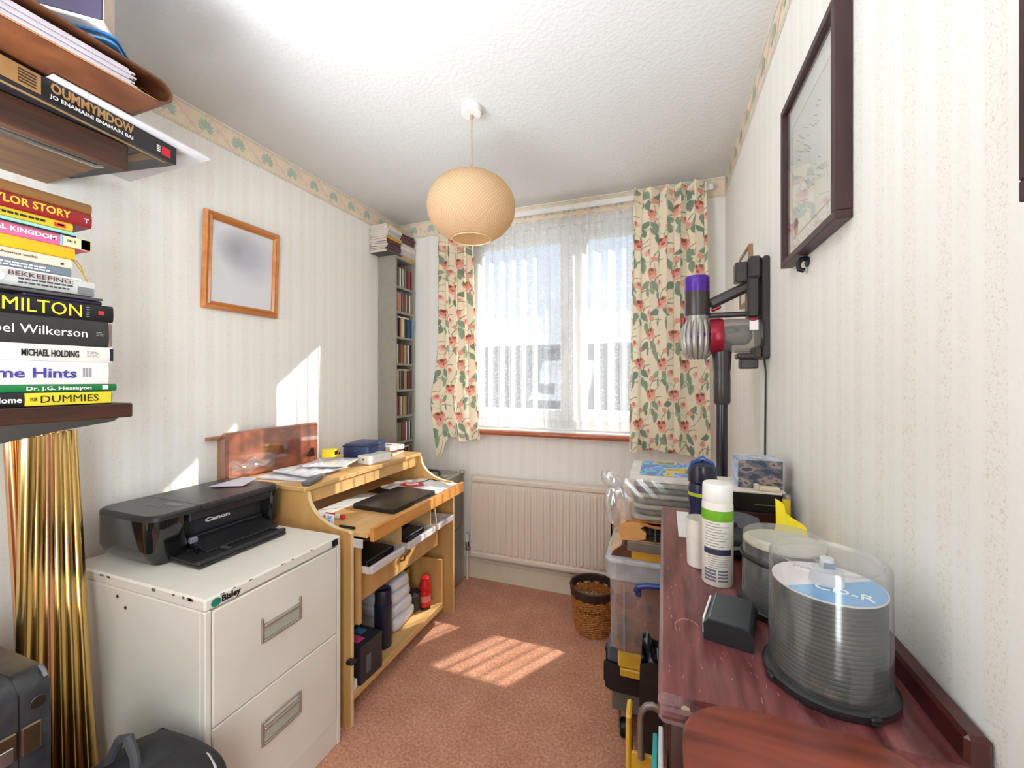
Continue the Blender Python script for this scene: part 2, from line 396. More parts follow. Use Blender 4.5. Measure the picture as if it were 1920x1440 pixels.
# ------------------------------------------------------------------ window
UPVC = M('white_window_frame', (238, 238, 236), .35, var=.02)
win = bpy.data.objects.new('window_1', None); COL.objects.link(win); win.location = ((WX0+WX1)/2, YF+.09, WZ0); win['kind'] = 'structure'
y0, y1 = YF+.06, YF+.125
mb = MB().box(WX0, WX0+.055, y0, y1, WZ0, WZ1, .004).box(WX1-.055, WX1, y0, y1, WZ0, WZ1, .004).box(WX0+.055, WX1-.055, y0, y1, WZ0, WZ0+.06, .004).box(WX0+.055, WX1-.055, y0, y1, WZ1-.05, WZ1, .004).box(-.5575, -.4925, y0, y1, WZ0+.06, WZ1-.05, .004)
build('window_frame', mb, UPVC, win)
for x0, x1 in ((WX0+.055, -.5575), (-.4925, WX1-.055)):
    z0, z1 = WZ0+.06, WZ1-.05; a, b = x0+.05, x1-.05
    s_ = build('sash', MB().box(x0, a, y0-.012, y1-.02, z0, z1, .006).box(b, x1, y0-.012, y1-.02, z0, z1, .006).box(a, b, y0-.012, y1-.02, z0, z0+.07, .006).box(a, b, y0-.012, y1-.02, z1-.05, z1, .006), UPVC, win)
    build('pane', MB().box(a, b, y0+.01, y0+.014, z0+.07, z1-.05), CLEAR('window_glass', (.97, .985, .98), .05, .02), win)
build('window_handle', MB().box(-.60, -.585, y0-.03, y0-.012, 1.56, 1.62, .004).box(-.598, -.587, y0-.045, y0-.03, 1.45, 1.60, .004), WHITE, win)
SILL = M('copper_red_varnish', (160, 80, 52), .22, c2=(186, 102, 68), scale=20, stretch=(.1, 1, 1), coat=.4)
mb = MB().box(WX0-.03, WX1+.03, YF-.05, YF+.06, WZ0-.035, WZ0-.002, .0)
mb.tube([(WX0-.03, YF-.05, WZ0-.0185), (WX1+.03, YF-.05, WZ0-.0185)], .0165, 12)
sl = build('window_sill', mb, SILL, win); sl['label'] = 'copper-red varnished sill with rounded front edge'
build('reveal_board', MB().box(WX0, WX1, YF-.045, YF+.06, WZ0-.002, WZ0+.002), UPVC, win)

# outside
bl = thing('building', 'long grey building beyond the net curtain, below the sky', 'building', (-1, 8, 0))
build('wall', MB().box(-9, 9, 7.6, 9, -.1, 1.86), M('grey_render', (150, 150, 154), .9, var=.1, scale=3), bl)
build('coping', MB().box(-9.05, 9.05, 7.55, 9.05, 1.86, 1.95), M('pale_coping', (160, 160, 164), .9), bl)
struct('ground', MB().box(-14, 14, YF+.3, 30, -.3, -.1), M('tarmac', (110, 110, 110), .95, bump=.4, bscale=60))

# ------------------------------------------------------------------ radiator
CRM = M('radiator_enamel', (228, 216, 202), .35, var=.02)
rad = thing('radiator', 'white ribbed panel radiator on the wall below the window', 'radiator', (-.6, YF, .16))
x0, x1, zb, zt = -1.16, -.06, .168, .682; yf = YF-.085
def rib(u, v):
    n = (x1-x0-.02)/.04; ph = (u*n) % 1
    d = .017*max(0, min(1, (min(ph, 1-ph)-.14)/.10)); e = min(v, 1-v)*(zt-zb-.07)
    d *= min(1, e/.02)
    return (x0+.01+u*(x1-x0-.02), yf+.012-d, zb+.03+v*(zt-zb-.07))
mb = MB().box(x0, x1, yf+.006, yf+.03, zb, zt-.035, .003); mb.grid(rib, 270, 24)
mb.box(x0, x1, yf, yf+.03, zb, zb+.03, .006)
build('front_panel', mb, CRM, rad)
build('back_panel', MB().box(x0, x1, YF-.035, YF-.02, zb, zt-.035, .003), CRM, rad)
mb = MB().box(x0-.004, x1+.004, yf-.004, YF-.014, zt-.034, zt, .008)
build('top_grille', mb, CRM, rad)
for xx in (x0-.004, x1-.002): build('side_cover', MB().box(xx, xx+.006, yf-.002, YF-.014, zb+.01, zt-.034, .002), CRM, rad)
mb = MB().cyl((x0-.045, YF-.05, .19), .012, .05, 'z', 14).cyl((x0-.055, YF-.05, .205), .010, .06, 'x', 12).cyl((x0-.045, YF-.05, .24), .008, .03, 'z', 12)
v = build('valve', mb, CHROME, rad); build('valve_cap', MB().cyl((x0-.045, YF-.05, .245), .013, .05, 'z', 14, b=.003), WHITE, v)
build('pipe', MB().cyl((x0-.045, YF-.05, 0), .0075, .2, 'z', 12), CRM, rad)
for xx in (-.95, -.25): build('bracket', MB().box(xx, xx+.03, YF-.022, YF-.001, .3, .55), CRM, rad)

# ------------------------------------------------------------------ net curtain, curtains, track
def netmat():
    m = newmat('net_lace'); t = m.node_tree; L = t.links.new
    o = N(t, 'ShaderNodeOutputMaterial'); uv = N(t, 'ShaderNodeUVMap')
    sp = N(t, 'ShaderNodeSeparateXYZ'); L(uv.outputs[0], sp.inputs[0])
    mod = N(t, 'ShaderNodeMath', operation='MULTIPLY'); L(sp.outputs[0], mod.inputs[0]); mod.inputs[1].default_value = 1/.13
    fr = N(t, 'ShaderNodeMath', operation='FRACT'); L(mod.outputs[0], fr.inputs[0])
    rp = N(t, 'ShaderNodeValToRGB'); rp.color_ramp.interpolation = 'LINEAR'; e = rp.color_ramp.elements
    e[0].position = 0; e[0].color = (0, 0, 0, 1); e[1].position = .25; e[1].color = (0, 0, 0, 1)
    for p, c in ((.30, 1), (.75, 1), (.8, 0)): q = e.new(p); q.color = (c, c, c, 1)
    L(fr.outputs[0], rp.inputs[0])
    vo = N(t, 'ShaderNodeTexNoise', Scale=95.0, Detail=2.0, Distortion=1.2); L(uv.outputs[0], vo.inputs['Vector'])
    r2 = N(t, 'ShaderNodeValToRGB'); r2.color_ramp.elements[0].position = .54; r2.color_ramp.elements[1].position = .62; L(vo.outputs[0], r2.inputs[0])
    lace = N(t, 'ShaderNodeMath', operation='MULTIPLY'); L(r2.outputs[0], lace.inputs[0]); L(rp.outputs[0], lace.inputs[1])
    # tape and hem
    gt = N(t, 'ShaderNodeMath', operation='GREATER_THAN'); L(sp.outputs[1], gt.inputs[0]); gt.inputs[1].default_value = 1.235
    lt = N(t, 'ShaderNodeMath', operation='LESS_THAN'); L(sp.outputs[1], lt.inputs[0]); lt.inputs[1].default_value = .05
    ad = N(t, 'ShaderNodeMath', operation='ADD'); L(gt.outputs[0], ad.inputs[0]); L(lt.outputs[0], ad.inputs[1])
    a = N(t, 'ShaderNodeMath', operation='MULTIPLY_ADD'); L(lace.outputs[0], a.inputs[0]); a.inputs[1].default_value = .20; a.inputs[2].default_value = NET_BASE
    a2 = N(t, 'ShaderNodeMath', operation='MULTIPLY_ADD', use_clamp=True); L(ad.outputs[0], a2.inputs[0]); a2.inputs[1].default_value = .22; L(a.outputs[0], a2.inputs[2])
    # a slanting thread sheet hides more: opacity along the ray = 1-(1-a)^(1/cos)
    ge = N(t, 'ShaderNodeNewGeometry'); dt = N(t, 'ShaderNodeVectorMath', operation='DOT_PRODUCT'); L(ge.outputs['Normal'], dt.inputs[0]); L(ge.outputs['Incoming'], dt.inputs[1])
    ab = N(t, 'ShaderNodeMath', operation='ABSOLUTE'); L(dt.outputs['Value'], ab.inputs[0]); mxx = N(t, 'ShaderNodeMath', operation='MAXIMUM'); L(ab.outputs[0], mxx.inputs[0]); mxx.inputs[1].default_value = .08
    iv = N(t, 'ShaderNodeMath', operation='DIVIDE'); iv.inputs[0].default_value = 1.0; L(mxx.outputs[0], iv.inputs[1])
    om = N(t, 'ShaderNodeMath', operation='SUBTRACT'); om.inputs[0].default_value = 1.0; L(a2.outputs[0], om.inputs[1])
    pw = N(t, 'ShaderNodeMath', operation='POWER'); L(om.outputs[0], pw.inputs[0]); L(iv.outputs[0], pw.inputs[1])
    a2 = N(t, 'ShaderNodeMath', operation='SUBTRACT', use_clamp=True); a2.inputs[0].default_value = 1.0; L(pw.outputs[0], a2.inputs[1])
    tr = N(t, 'ShaderNodeBsdfTransparent'); d = N(t, 'ShaderNodeBsdfDiffuse', Color=(.84, .84, .84, 1)); tl = N(t, 'ShaderNodeBsdfTranslucent', Color=(.84, .84, .85, 1))
    mm = N(t, 'ShaderNodeMixShader', Fac=.5); L(d.outputs[0], mm.inputs[1]); L(tl.outputs[0], mm.inputs[2])
    mx = N(t, 'ShaderNodeMixShader'); L(a2.outputs[0], mx.inputs[0]); L(tr.outputs[0], mx.inputs[1]); L(mm.outputs[0], mx.inputs[2])
    L(mx.outputs[0], o.inputs[0]); return m
NET_BASE = .33
def cloth(name, fn, nu, nv, mat, uvsize):
    u = np.linspace(0, 1, nu+1); v = np.linspace(0, 1, nv+1); U, V = np.meshgrid(u, v)
    P = np.stack(fn(U, V), -1).reshape(-1, 3)
    i = np.arange(nu)[None, :]+np.arange(nv)[:, None]*(nu+1)
    F = np.stack([i, i+1, i+nu+2, i+nu+1], -1).reshape(-1, 4)
    me = bpy.data.meshes.new(name); me.vertices.add(len(P)); me.vertices.foreach_set('co', P.ravel())
    me.loops.add(F.size); me.loops.foreach_set('vertex_index', F.ravel())
    me.polygons.add(len(F)); me.polygons.foreach_set('loop_start', np.arange(0, F.size, 4))
    me.update(calc_edges=True); me.validate()
    uvl = me.uv_layers.new(name='UVMap'); UV = np.stack([U*uvsize[0], V*uvsize[1]], -1).reshape(-1, 2)[F.ravel()]
    uvl.data.foreach_set('uv', UV.ravel())
    me.polygons.foreach_set('use_smooth', [True]*len(F)); me.materials.append(mat)
    o = bpy.data.objects.new(name, me); COL.objects.link(o); return o
NX0, NX1 = -1.24, .06
def netfn(U, V):
    s = U*34*PI/1.0
    amp = .019*(.55+.45*V**.5) + 0*U
    x = NX0+U*(NX1-NX0)+.006*np.sin(s*2+1+.6*np.sin(V*5))*(1-V*.6)
    y = YF-.012+amp*np.sin(s+.5*np.sin(7*U*PI)+.35*np.sin(V*3+U*9))*.9-.004
    pinch = np.exp(-((V-.955)/.035)**2); y = y-.006*pinch*np.sin(s*.999)
    z = 1.005+V*1.285
    return x, y+0*V, z+0*U
tag(cloth('net_curtain', netfn, 700, 40, netmat(), (2.0, 1.285)), 'sheer white lace net curtain hanging in pleats across the window', 'net curtain')

FRES = .0028
def floral(Wm, Hm, seed):
    """printed cotton: cream ground, trailing stems, green leaves, pink flowers"""
    nu, nv = int(Wm/FRES), int(Hm/FRES); r = np.random.default_rng(seed)
    xs = np.linspace(0, Wm, nu+1)[None, :]; ys = np.linspace(0, Hm, nv+1)[:, None]
    img = np.empty((nv+1, nu+1, 3)); img[:] = lin((246, 235, 212))
    def paint(mask, c): img[mask] = lin(c)
    def leaf(cx, cy, a, ln, wd, c, vein=(138, 154, 130)):
        ca, sa = math.cos(a), math.sin(a); u = (xs-cx)*ca+(ys-cy)*sa; w_ = -(xs-cx)*sa+(ys-cy)*ca
        t = np.clip(u/ln, 0, 1); env = wd*np.sin(PI*t**.75)
        paint((u > 0) & (u < ln) & (np.abs(w_) < env), c)
        paint((u > .1*ln) & (u < .9*ln) & (np.abs(w_) < .0013), vein)
    def stem(p0, p1, bend, c=(136, 146, 118), wd=.0019):
        n = 26; t = np.linspace(0, 1, n); dx, dy = p1[0]-p0[0], p1[1]-p0[1]
        px = p0[0]+dx*t-dy*bend*np.sin(PI*t); py = p0[1]+dy*t+dx*bend*np.sin(PI*t)
        for a, b in zip(px, py):
            i0, i1 = int((a-.006)/FRES), int((a+.006)/FRES)+1; j0, j1 = int((b-.006)/FRES), int((b+.006)/FRES)+1
            i0, j0 = max(i0, 0), max(j0, 0)
            if i1 <= 0 or j1 <= 0: continue
            sub = img[j0:j1, i0:i1]
            if sub.size: sub[((xs[:, i0:i1]-a)**2+(ys[j0:j1]-b)**2) < wd**2*2.2] = lin(c)
    def blob(cx, cy, rx, ry, c, wob=0.):
        an = np.arctan2(ys-cy, xs-cx); rad_ = ((xs-cx)/rx)**2+((ys-cy)/ry)**2
        paint(rad_ < 1+wob*np.sin(5*an+cx*90), c)
    G = [(150, 168, 146), (160, 174, 150), (136, 156, 136), (178, 188, 160)]
    row = 0; y = -.02
    while y < Hm+.1:
        x = -.03+(.10 if row % 2 else 0)
        while x < Wm+.1:
            cx, cy = x+r.uniform(-.012, .012), y+r.uniform(-.012, .012)
            g = 1.38
            S_ = lambda ax, ay, bx_, by_, *k: stem((cx+ax*g, cy+ay*g), (cx+bx_*g, cy+by_*g), *k)
            L_ = lambda ax, ay, an, ln, wd, c: leaf(cx+ax*g, cy+ay*g, R(an), ln*g, wd*g, c)
            B_ = lambda ax, ay, rx, ry, c, wb=0.: blob(cx+ax*g, cy+ay*g, rx*g, ry*g, c, wb)
            S_(-.05, -.11, 0, 0, .25*r.choice([-1, 1])); S_(0, 0, .075, .055, .35); S_(.01, -.02, -.055, .05, -.3, (176, 168, 134), .0013); S_(.03, -.06, .07, -.005, .4)
            L_(.012, -.026, r.uniform(-75, -30), .056, .012, G[r.integers(3)]); L_(-.015, -.03, r.uniform(190, 250), .050, .013, G[r.integers(4)])
            L_(.045, .03, r.uniform(60, 110), .046, .009, G[r.integers(3)]); L_(-.045, .035, r.uniform(80, 150), .040, .010, G[r.integers(4)]); L_(.035, -.07, r.uniform(-110, -60), .048, .012, G[r.integers(3)])
            B_(.004, -.006, .027, .018, (240, 190, 172), .25); B_(-.012, .008, .017, .013, (226, 150, 136), .2); B_(.014, .010, .015, .014, (234, 164, 146), .2)
            B_(-.010, .013, .009, .007, (150, 100, 80)); B_(.012, .016, .008, .006, (168, 108, 90)); B_(0, -.006, .007, .005, (200, 96, 94))
            B_(.056, -.035, .016, .013, (242, 194, 178), .2); B_(.060, -.030, .007, .008, (222, 134, 124)); B_(-.055, -.06, .013, .010, (236, 174, 156), .2)
            x += .20
        y += .165; row += 1
    return nu, nv, img.reshape(-1, 3)
def clothmat():
    m = newmat('floral_cotton'); t = m.node_tree; L = t.links.new
    o = N(t, 'ShaderNodeOutputMaterial'); at = N(t, 'ShaderNodeAttribute', attribute_name='print')
    d = N(t, 'ShaderNodeBsdfDiffuse', Roughness=.6); tl = N(t, 'ShaderNodeBsdfTranslucent'); mx = N(t, 'ShaderNodeMixShader', Fac=.2)
    tc = N(t, 'ShaderNodeTexCoord'); no = N(t, 'ShaderNodeTexNoise', Scale=500.0); L(tc.outputs['Object'], no.inputs['Vector'])
    bu = N(t, 'ShaderNodeBump', Strength=.15, Distance=.001); L(no.outputs[0], bu.inputs['Height'])
    for q in (d, tl): L(at.outputs['Color'], q.inputs['Color']); L(bu.outputs[0], q.inputs['Normal'])
    L(d.outputs[0], mx.inputs[1]); L(tl.outputs[0], mx.inputs[2]); L(mx.outputs[0], o.inputs[0]); return m
FM = clothmat()
def curtain(fn, Wm, Hm, seed, label):
    nu, nv, img = floral(Wm, Hm, seed)
    o = cloth('curtain', fn, nu, nv, FM, (Wm, Hm)); ca = o.data.color_attributes.new('print', 'FLOAT_COLOR', 'POINT')
    ca.data.foreach_set('color', np.concatenate([img, np.ones((len(img), 1))], 1).astype(np.float32).ravel())
    return tag(o, label, 'curtain', 'floral curtains at the window')
def rc(U, V):
    """right curtain: pleats at the heading that open out below"""
    xl = -.160-.02*(1-V)+.0*V; xr = .218+.012*(1-V)
    n = 5.0; s = 2*PI*n*U+.7*np.sin(2*PI*U*1.5+.5)
    k = .25+.75*V**2; wide = 1-V
    x = xl+(xr-xl)*U+.012*np.sin(2*s)*k
    y = 2.378-.030*np.sin(s)*(.35+.65*V)-.020*np.sin(s*.43+1.2)*(.4+wide)-.012*np.sin(s*3)*np.exp(-((V-1)/.09)**2)
    y = y-.045*np.exp(-((U-.10)/.045)**2)*wide
    z = .905+V*1.445+.012*np.sin(U*5)*(1-V)
    return x, y, z
def lc(U, V):
    xl = -1.385-.055*np.exp(-((V-.16)/.16)**2); xr = -1.138+.05*(1-V)**1.5
    n = 4.0; s = 2*PI*n*U+.6*np.sin(2*PI*U*1.3); wide = 1-V
    x = xl+(xr-xl)*U+.010*np.sin(2*s)*(.3+.7*V)
    y = 2.376-.028*np.sin(s)*(.4+.6*V)-.018*np.sin(s*.47+.6)*(.4+wide)-.010*np.sin(s*3)*np.exp(-((V-1)/.09)**2)
    tail = np.exp(-((U-.10)/.10)**2)*np.clip((.10-V)/.10, 0, 1)
    z = .92+V*1.425-.125*tail+.01*np.sin(U*7)*(1-V)
    return x, y, z
curtain(rc, .66, 1.445, 3, 'wide floral curtain on the vacuum cleaner side of the window')
curtain(lc, .46, 1.425, 5, 'narrow floral curtain beside the grey disc tower, one bottom corner hanging lower')
ct = thing('curtain_track', 'slim white curtain track along the top of the window', 'curtain rail', (-.6, 2.43, 2.33))
build('rail', MB().box(-1.42, .25, 2.420, 2.436, 2.318, 2.350, .003), WHITE, ct)
for xx in (-1.35, -.6, .18): build('bracket', MB().box(xx, xx+.025, 2.436, YF, 2.322, 2.345, .002), WHITE, ct)
# ------------------------------------------------------------------ pendant lamp
px, py = -.7226, 1.4946
lamp = thing('pendant_lamp', 'cream woven globe pendant lampshade hanging from the ceiling', 'ceiling lamp', (px, py, ZC))
build('ceiling_rose', MB().lathe([(.038, ZC), (.040, ZC-.006), (.040, ZC-.030), (.035, ZC-.034), (.007, ZC-.034)], (px, py, 0), 32), WHITE, lamp)
build('cord', MB().cyl((px, py, 2.09), .0032, ZC-.034-2.09, 'z', 10).cyl((px, py, ZC-.052), .006, .02, 'z', 12), M('beige_flex', (176, 152, 120), .6), lamp)
def shademat():
    m = newmat('woven_cane'); t = m.node_tree; L = t.links.new
    o = N(t, 'ShaderNodeOutputMaterial'); tc = N(t, 'ShaderNodeTexCoord'); sp = N(t, 'ShaderNodeSeparateXYZ'); L(tc.outputs['Object'], sp.inputs[0])
    at = N(t, 'ShaderNodeMath', operation='ARCTAN2'); L(sp.outputs[1], at.inputs[0]); L(sp.outputs[0], at.inputs[1])
    waves = []
    for sg in (1, -1):
        a = N(t, 'ShaderNodeMath', operation='MULTIPLY'); L(at.outputs[0], a.inputs[0]); a.inputs[1].default_value = 80.0
        z = N(t, 'ShaderNodeMath', operation='MULTIPLY_ADD'); L(sp.outputs[2], z.inputs[0]); z.inputs[1].default_value = sg*480; L(a.outputs[0], z.inputs[2])
        s = N(t, 'ShaderNodeMath', operation='SINE'); L(z.outputs[0], s.inputs[0]); waves.append(s)
    mn = N(t, 'ShaderNodeMath', operation='MINIMUM'); L(waves[0].outputs[0], mn.inputs[0]); L(waves[1].outputs[0], mn.inputs[1])
    rp = N(t, 'ShaderNodeValToRGB'); rp.color_ramp.elements[0].position = 0; rp.color_ramp.elements[1].position = .55
    rp.color_ramp.elements[0].color = (*lin((222, 196, 156)), 1); rp.color_ramp.elements[1].color = (*lin((240, 220, 190)), 1)
    ma = N(t, 'ShaderNodeMath', operation='MULTIPLY_ADD'); L(mn.outputs[0], ma.inputs[0]); ma.inputs[1].default_value = .5; ma.inputs[2].default_value = .5; L(ma.outputs[0], rp.inputs[0])
    d = N(t, 'ShaderNodeBsdfDiffuse'); tl = N(t, 'ShaderNodeBsdfTranslucent'); mx = N(t, 'ShaderNodeMixShader', Fac=.55)
    bu = N(t, 'ShaderNodeBump', Strength=.5, Distance=.002); L(ma.outputs[0], bu.inputs['Height'])
    for q in (d, tl): L(rp.outputs[0], q.inputs['Color']); L(bu.outputs[0], q.inputs['Normal'])
    L(d.outputs[0], mx.inputs[1]); L(tl.outputs[0], mx.inputs[2]); L(mx.outputs[0], o.inputs[0]); return m
pr = []
for i in range(29):
    a = R(-64+132*i/28); pr.append((.176*math.cos(a)**.93, .136*math.sin(a)))
pi_ = [(r-.0025, z) for r, z in pr][::-1]
sh = bpy.data.objects.new('lamp_shade', None)
mb = MB().lathe(pr+pi_+[pr[0]], (0, 0, 0), 72, cap=False)
o = build('lamp_shade', mb, shademat(), lamp, local=True); o.location = (0, 0, 1.995-ZC)
build('rim', MB().lathe([(.078, -.124), (.080, -.127), (.0765, -.1285), (.0745, -.125), (.078, -.124)], (0, 0, 0), 48, cap=False), M('cream_band', (226, 204, 166), .6), o, local=True)
build('bulb_holder', MB().cyl((0, 0, .06), .018, .05, 'z', 20, b=.003).lathe([(.012, .06), (.03, .03), (.03, .01), (.018, -.018), (0.0, -.024)], (0, 0, 0), 20), WHITE, o, local=True)

bl_ = bpy.data.lights.new('bulb_glow', 'POINT'); bl_.energy = .20; bl_.color = (1, .90, .74); bl_.shadow_soft_size = .028
bo = bpy.data.objects.new('bulb_glow', bl_); COL.objects.link(bo); bo.location = (px, py, 2.0-.045)

# ------------------------------------------------------------------ picture on the left wall
PINE = WOOD('orange_pine', (176, 100, 38), (214, 140, 66), 'y', 5, .35, coat=.3)
tilt = math.atan2(.017, .4)
pf = thing('picture_frame', 'orange pine picture frame leaning forward on the plain left wall', 'picture', (-1.7635, 1.305, 1.60), rot=(0, tilt, 0))
W2, H = .172, .4
def frame(mb, w2, h, bw, d0, d1):
    """mitred moulding round a w2*2 x h opening in the yz plane, front at x=d1"""
    prof = [(0, d0), (0, d1-.008), (.006, d1), (bw*.55, d1-.006), (bw*.75, d1-.001), (bw, d1-.009), (bw, d0)]
    vs = []; n = len(prof)
    for sy, sz in ((-1, 0), (1, 0), (1, 1), (-1, 1)):
        for q, x in prof: vs.append((x, sy*(w2-q), (q if sz == 0 else h-q)))
    fs = [(k*n+i, k*n+i+1, ((k+1) % 4)*n+i+1, ((k+1) % 4)*n+i) for k in range(4) for i in range(n-1)]
    return mb.add(vs, fs)
build('moulding', frame(MB(), W2, H, .032, .0, .022), PINE, pf, local=True)
def portraitmat():
    m = newmat('blurred_portrait_print'); t = m.node_tree; L = t.links.new
    o = N(t, 'ShaderNodeOutputMaterial'); b = N(t, 'ShaderNodeBsdfPrincipled', Roughness=.5); L(b.outputs[0], o.inputs[0])
    tc = N(t, 'ShaderNodeTexCoord'); 
    def spot(loc, sc):
        mp = N(t, 'ShaderNodeMapping'); L(tc.outputs['Object'], mp.inputs[0]); mp.vector_type = 'POINT'
        mp.inputs['Location'].default_value = tuple(-l*s for l, s in zip(loc, sc)); mp.inputs['Scale'].default_value = sc
        g = N(t, 'ShaderNodeTexGradient', gradient_type='SPHERICAL'); L(mp.outputs[0], g.inputs[0]); return g
    mx = N(t, 'ShaderNodeMix', data_type='RGBA'); mx.inputs['A'].default_value = (*lin((222, 222, 226)), 1); mx.inputs['B'].default_value = (*lin((128, 130, 132)), 1)
    L(spot((.008, -.022, .272), (1, 9, 10)).outputs[0], mx.inputs['Factor'])
    m2 = N(t, 'ShaderNodeMix', data_type='RGBA'); L(mx.outputs['Result'], m2.inputs['A']); m2.inputs['B'].default_value = (*lin((184, 184, 194)), 1)
    L(spot((.008, .035, .255), (1, 7, 7)).outputs[0], m2.inputs['Factor'])
    L(m2.outputs['Result'], b.inputs['Base Color']); return m
build('print', MB().box(.006, .008, -W2+.028, W2-.028, .028, H-.028), portraitmat(), pf, local=True)
build('backing', MB().box(0, .005, -W2+.01, W2-.01, .01, H-.01), M('hardboard', (120, 90, 60), .9), pf, local=True)

# ------------------------------------------------------------------ shelves on the left wall
DW = WOOD('dark_stained_wood', (40, 22, 16), (84, 46, 30), 'y', 7, .5, bump=.3)
XS = -1.36
lo = thing('wall_shelf', 'dark stained wooden shelf holding the tall stack of books', 'shelf', (-1.56, .3, 1.206))
build('board', MB().box(XL, XS, -.25, .70, 1.206, 1.244, .003), DW, lo)
GREY = M('dark_grey_paint', (62, 58, 54), .6, var=.15)
poly = [(-.25, 1.206), (.668, 1.206), (.66, 1.198), (.62, 1.193), (.55, 1.184), (.45, 1.165), (.3, 1.13), (-.25, 1.1)]
build('bracket', MB().prism(poly, XS-.03, XS-.003, 'x'), GREY, lo)
build('batten', MB().box(XL, XL+.03, -.25, .66, 1.17, 1.206), GREY, lo)
up = thing('wall_shelf', 'upper dark wooden shelf with a deep front board, under the ring binder', 'shelf', (-1.56, .3, 1.872))
build('front_board', MB().box(XS-.03, XS, -.25, .69, 1.872, 1.942, .003), DW, up)
build('board', MB().box(XL, XS-.03, -.25, .69, 1.905, 1.942), WOOD('brown_plank', (86, 58, 38), (124, 88, 58), 'y', 6, .6), up)
build('felt_strip', MB().box(XS-.095, XS-.03, -.25, .685, 1.897, 1.905), M('grey_felt', (112, 106, 98), .95, bump=.4), up)
build('bracket', MB().tube([(XS-.10, -.2, 1.893), (XS-.10, .665, 1.893), (XS-.10, .68, 1.9)], .006, 8).box(XL, XL+.006, -.02, .02, 1.7, 1.905), CHROME, up)

def book(name, label, z0, z1, yend, ln, xf, dp, spine, mats=None, rz=0, pages=True, grp='books piled on the lower wall shelf', cat='book', rnd=.3):
    """a book lying flat, spine towards +x"""
    t = thing(name, label, cat, (xf-dp/2, yend-ln/2, z0), rz, grp); h = z1-z0; c = min(.0028, h*.18)
    mb = MB(); hl, hd = ln/2, dp/2; k = min(.004, h*rnd)
    prof = [(-hd, 0), (hd-k, 0), (hd-k*.3, h*.15), (hd, h*.5), (hd-k*.3, h*.85), (hd-k, h), (-hd, h), (-hd, h-c), (hd-k-.003, h-c), (hd-k-.003, c), (-hd, c)]
    mb.prism(prof, -hl, hl, 'y'); build('cover', mb, spine, t, local=True, sharp=30)
    if pages: build('page_block', MB().box(-hd+.003, hd-k-.003, -hl+.003, hl-.003, c, h-c), PAGES, t, local=True)
    return t
PAGES = M('book_pages', (226, 212, 184), .85, var=.1, scale=200, stretch=(.05, .05, 4))
XB = -1.37
def col(n, c, **k): return M('cover_'+n, c, k.pop('rough', .4), var=.07, scale=12, **k)
INK = {k: M('ink_'+k, c, .5, var=.02) for k, c in dict(white=(236, 234, 230), black=(24, 22, 24), yellow=(244, 206, 60), blue=(66, 62, 142), red=(206, 34, 48), orange=(246, 178, 50), dark=(92, 48, 44), grey=(150, 150, 152), tan=(196, 150, 92)).items()}
yy = lambda p: .598+(p-153)*.00103
def stripe(t, y0, y1, z0, z1, m, name='printed_panel', x=XB): return build(name, MB().box(x-.002, x+.0007, y0, y1, z0, z1), m, t)
def lines(t, y0, y1, z, n, m, x=XB, h=.0018, gap=.004, name='small_print'):
    r = random.Random(int(z*1e4)); mb = MB()
    for k in range(n):
        y = y0
        while y < y1-.004:
            l = r.uniform(.004, .012); mb.box(x, x+.0008, y, min(y+l, y1), z-k*gap-h, z-k*gap); y += l+.0022
    return build(name, mb, m, t)
def spt(t, s, p0, p1, zc, cap, ink, bold=.0, x=XB): return text(s, yy(p1)-yy(p0), cap, (x+.0012, (yy(p0)+yy(p1))/2, zc-cap/2), YZ, INK[ink], t, bold=bold)
b = book('book', 'black and yellow paperback at the bottom of the book stack, on the shelf', 1.2445, 1.278, .659, .235, XB, .18, col('black', (26, 26, 28)))
stripe(b, yy(58), .657, 1.247, 1.2765, col('yellow', (222, 204, 52))); spt(b, 'DUMMIES', 82, 184, 1.262, .017, 'black'); spt(b, 'FOR', 66, 77, 1.262, .009, 'black'); spt(b, '- Home', 0, 53, 1.262, .013, 'white', .02)
b = book('book', 'thin green book second from the bottom of the stack', 1.2785, 1.296, .669, .24, XB, .17, col('green', (26, 116, 62)))
spt(b, 'Dr. J.G. Hessayon', 60, 171, 1.2873, .0085, 'white', .015); stripe(b, yy(193), yy(204), 1.282, 1.293, INK['white'])
b = book('book', 'thick white book with blue title, above the thin green book', 1.2965, 1.3515, .652, .25, XB, .19, col('white', (232, 228, 224)))
spt(b, 'Home Hints', -30, 143, 1.324, .023, 'blue', .02)
for k in range(3): stripe(b, yy(155+6*k), yy(159+6*k), 1.314, 1.337, INK['grey'], 'publisher_mark')
b = book('book', 'white hardback with bold black author name and dark blue end', 1.352, 1.3915, .661, .235, XB, .165, col('offwhite', (226, 220, 214)), rnd=.5)
spt(b, 'MICHAEL HOLDING', 52, 148, 1.371, .0155, 'black', .025); spt(b, 'E', -2, 6, 1.371, .024, 'black', .03); lines(b, yy(163), yy(186), 1.379, 4, INK['grey']); stripe(b, .6545, .6612, 1.356, 1.388, M('ink_navy', (24, 28, 48), .4), 'end_band')
b = book('book', 'thick charcoal hardback with white serif author name', 1.392, 1.4575, .652, .245, XB, .17, col('charcoal', (50, 48, 48)))
spt(b, 'Isabel Wilkerson', -16, 163, 1.425, .021, 'white'); lines(b, yy(181), yy(194), 1.430, 3, INK['grey']); 
build('jacket_edge', MB().box(XB-.15, XB-.001, .652, .660, 1.395, 1.455, .002), M('jacket_grey', (120, 104, 100), .5), b)
b = book('book', 'black paperback with tall yellow title letters', 1.458, 1.5005, .662, .24, XB, .16, col('black2', (24, 23, 25)), rnd=.6)
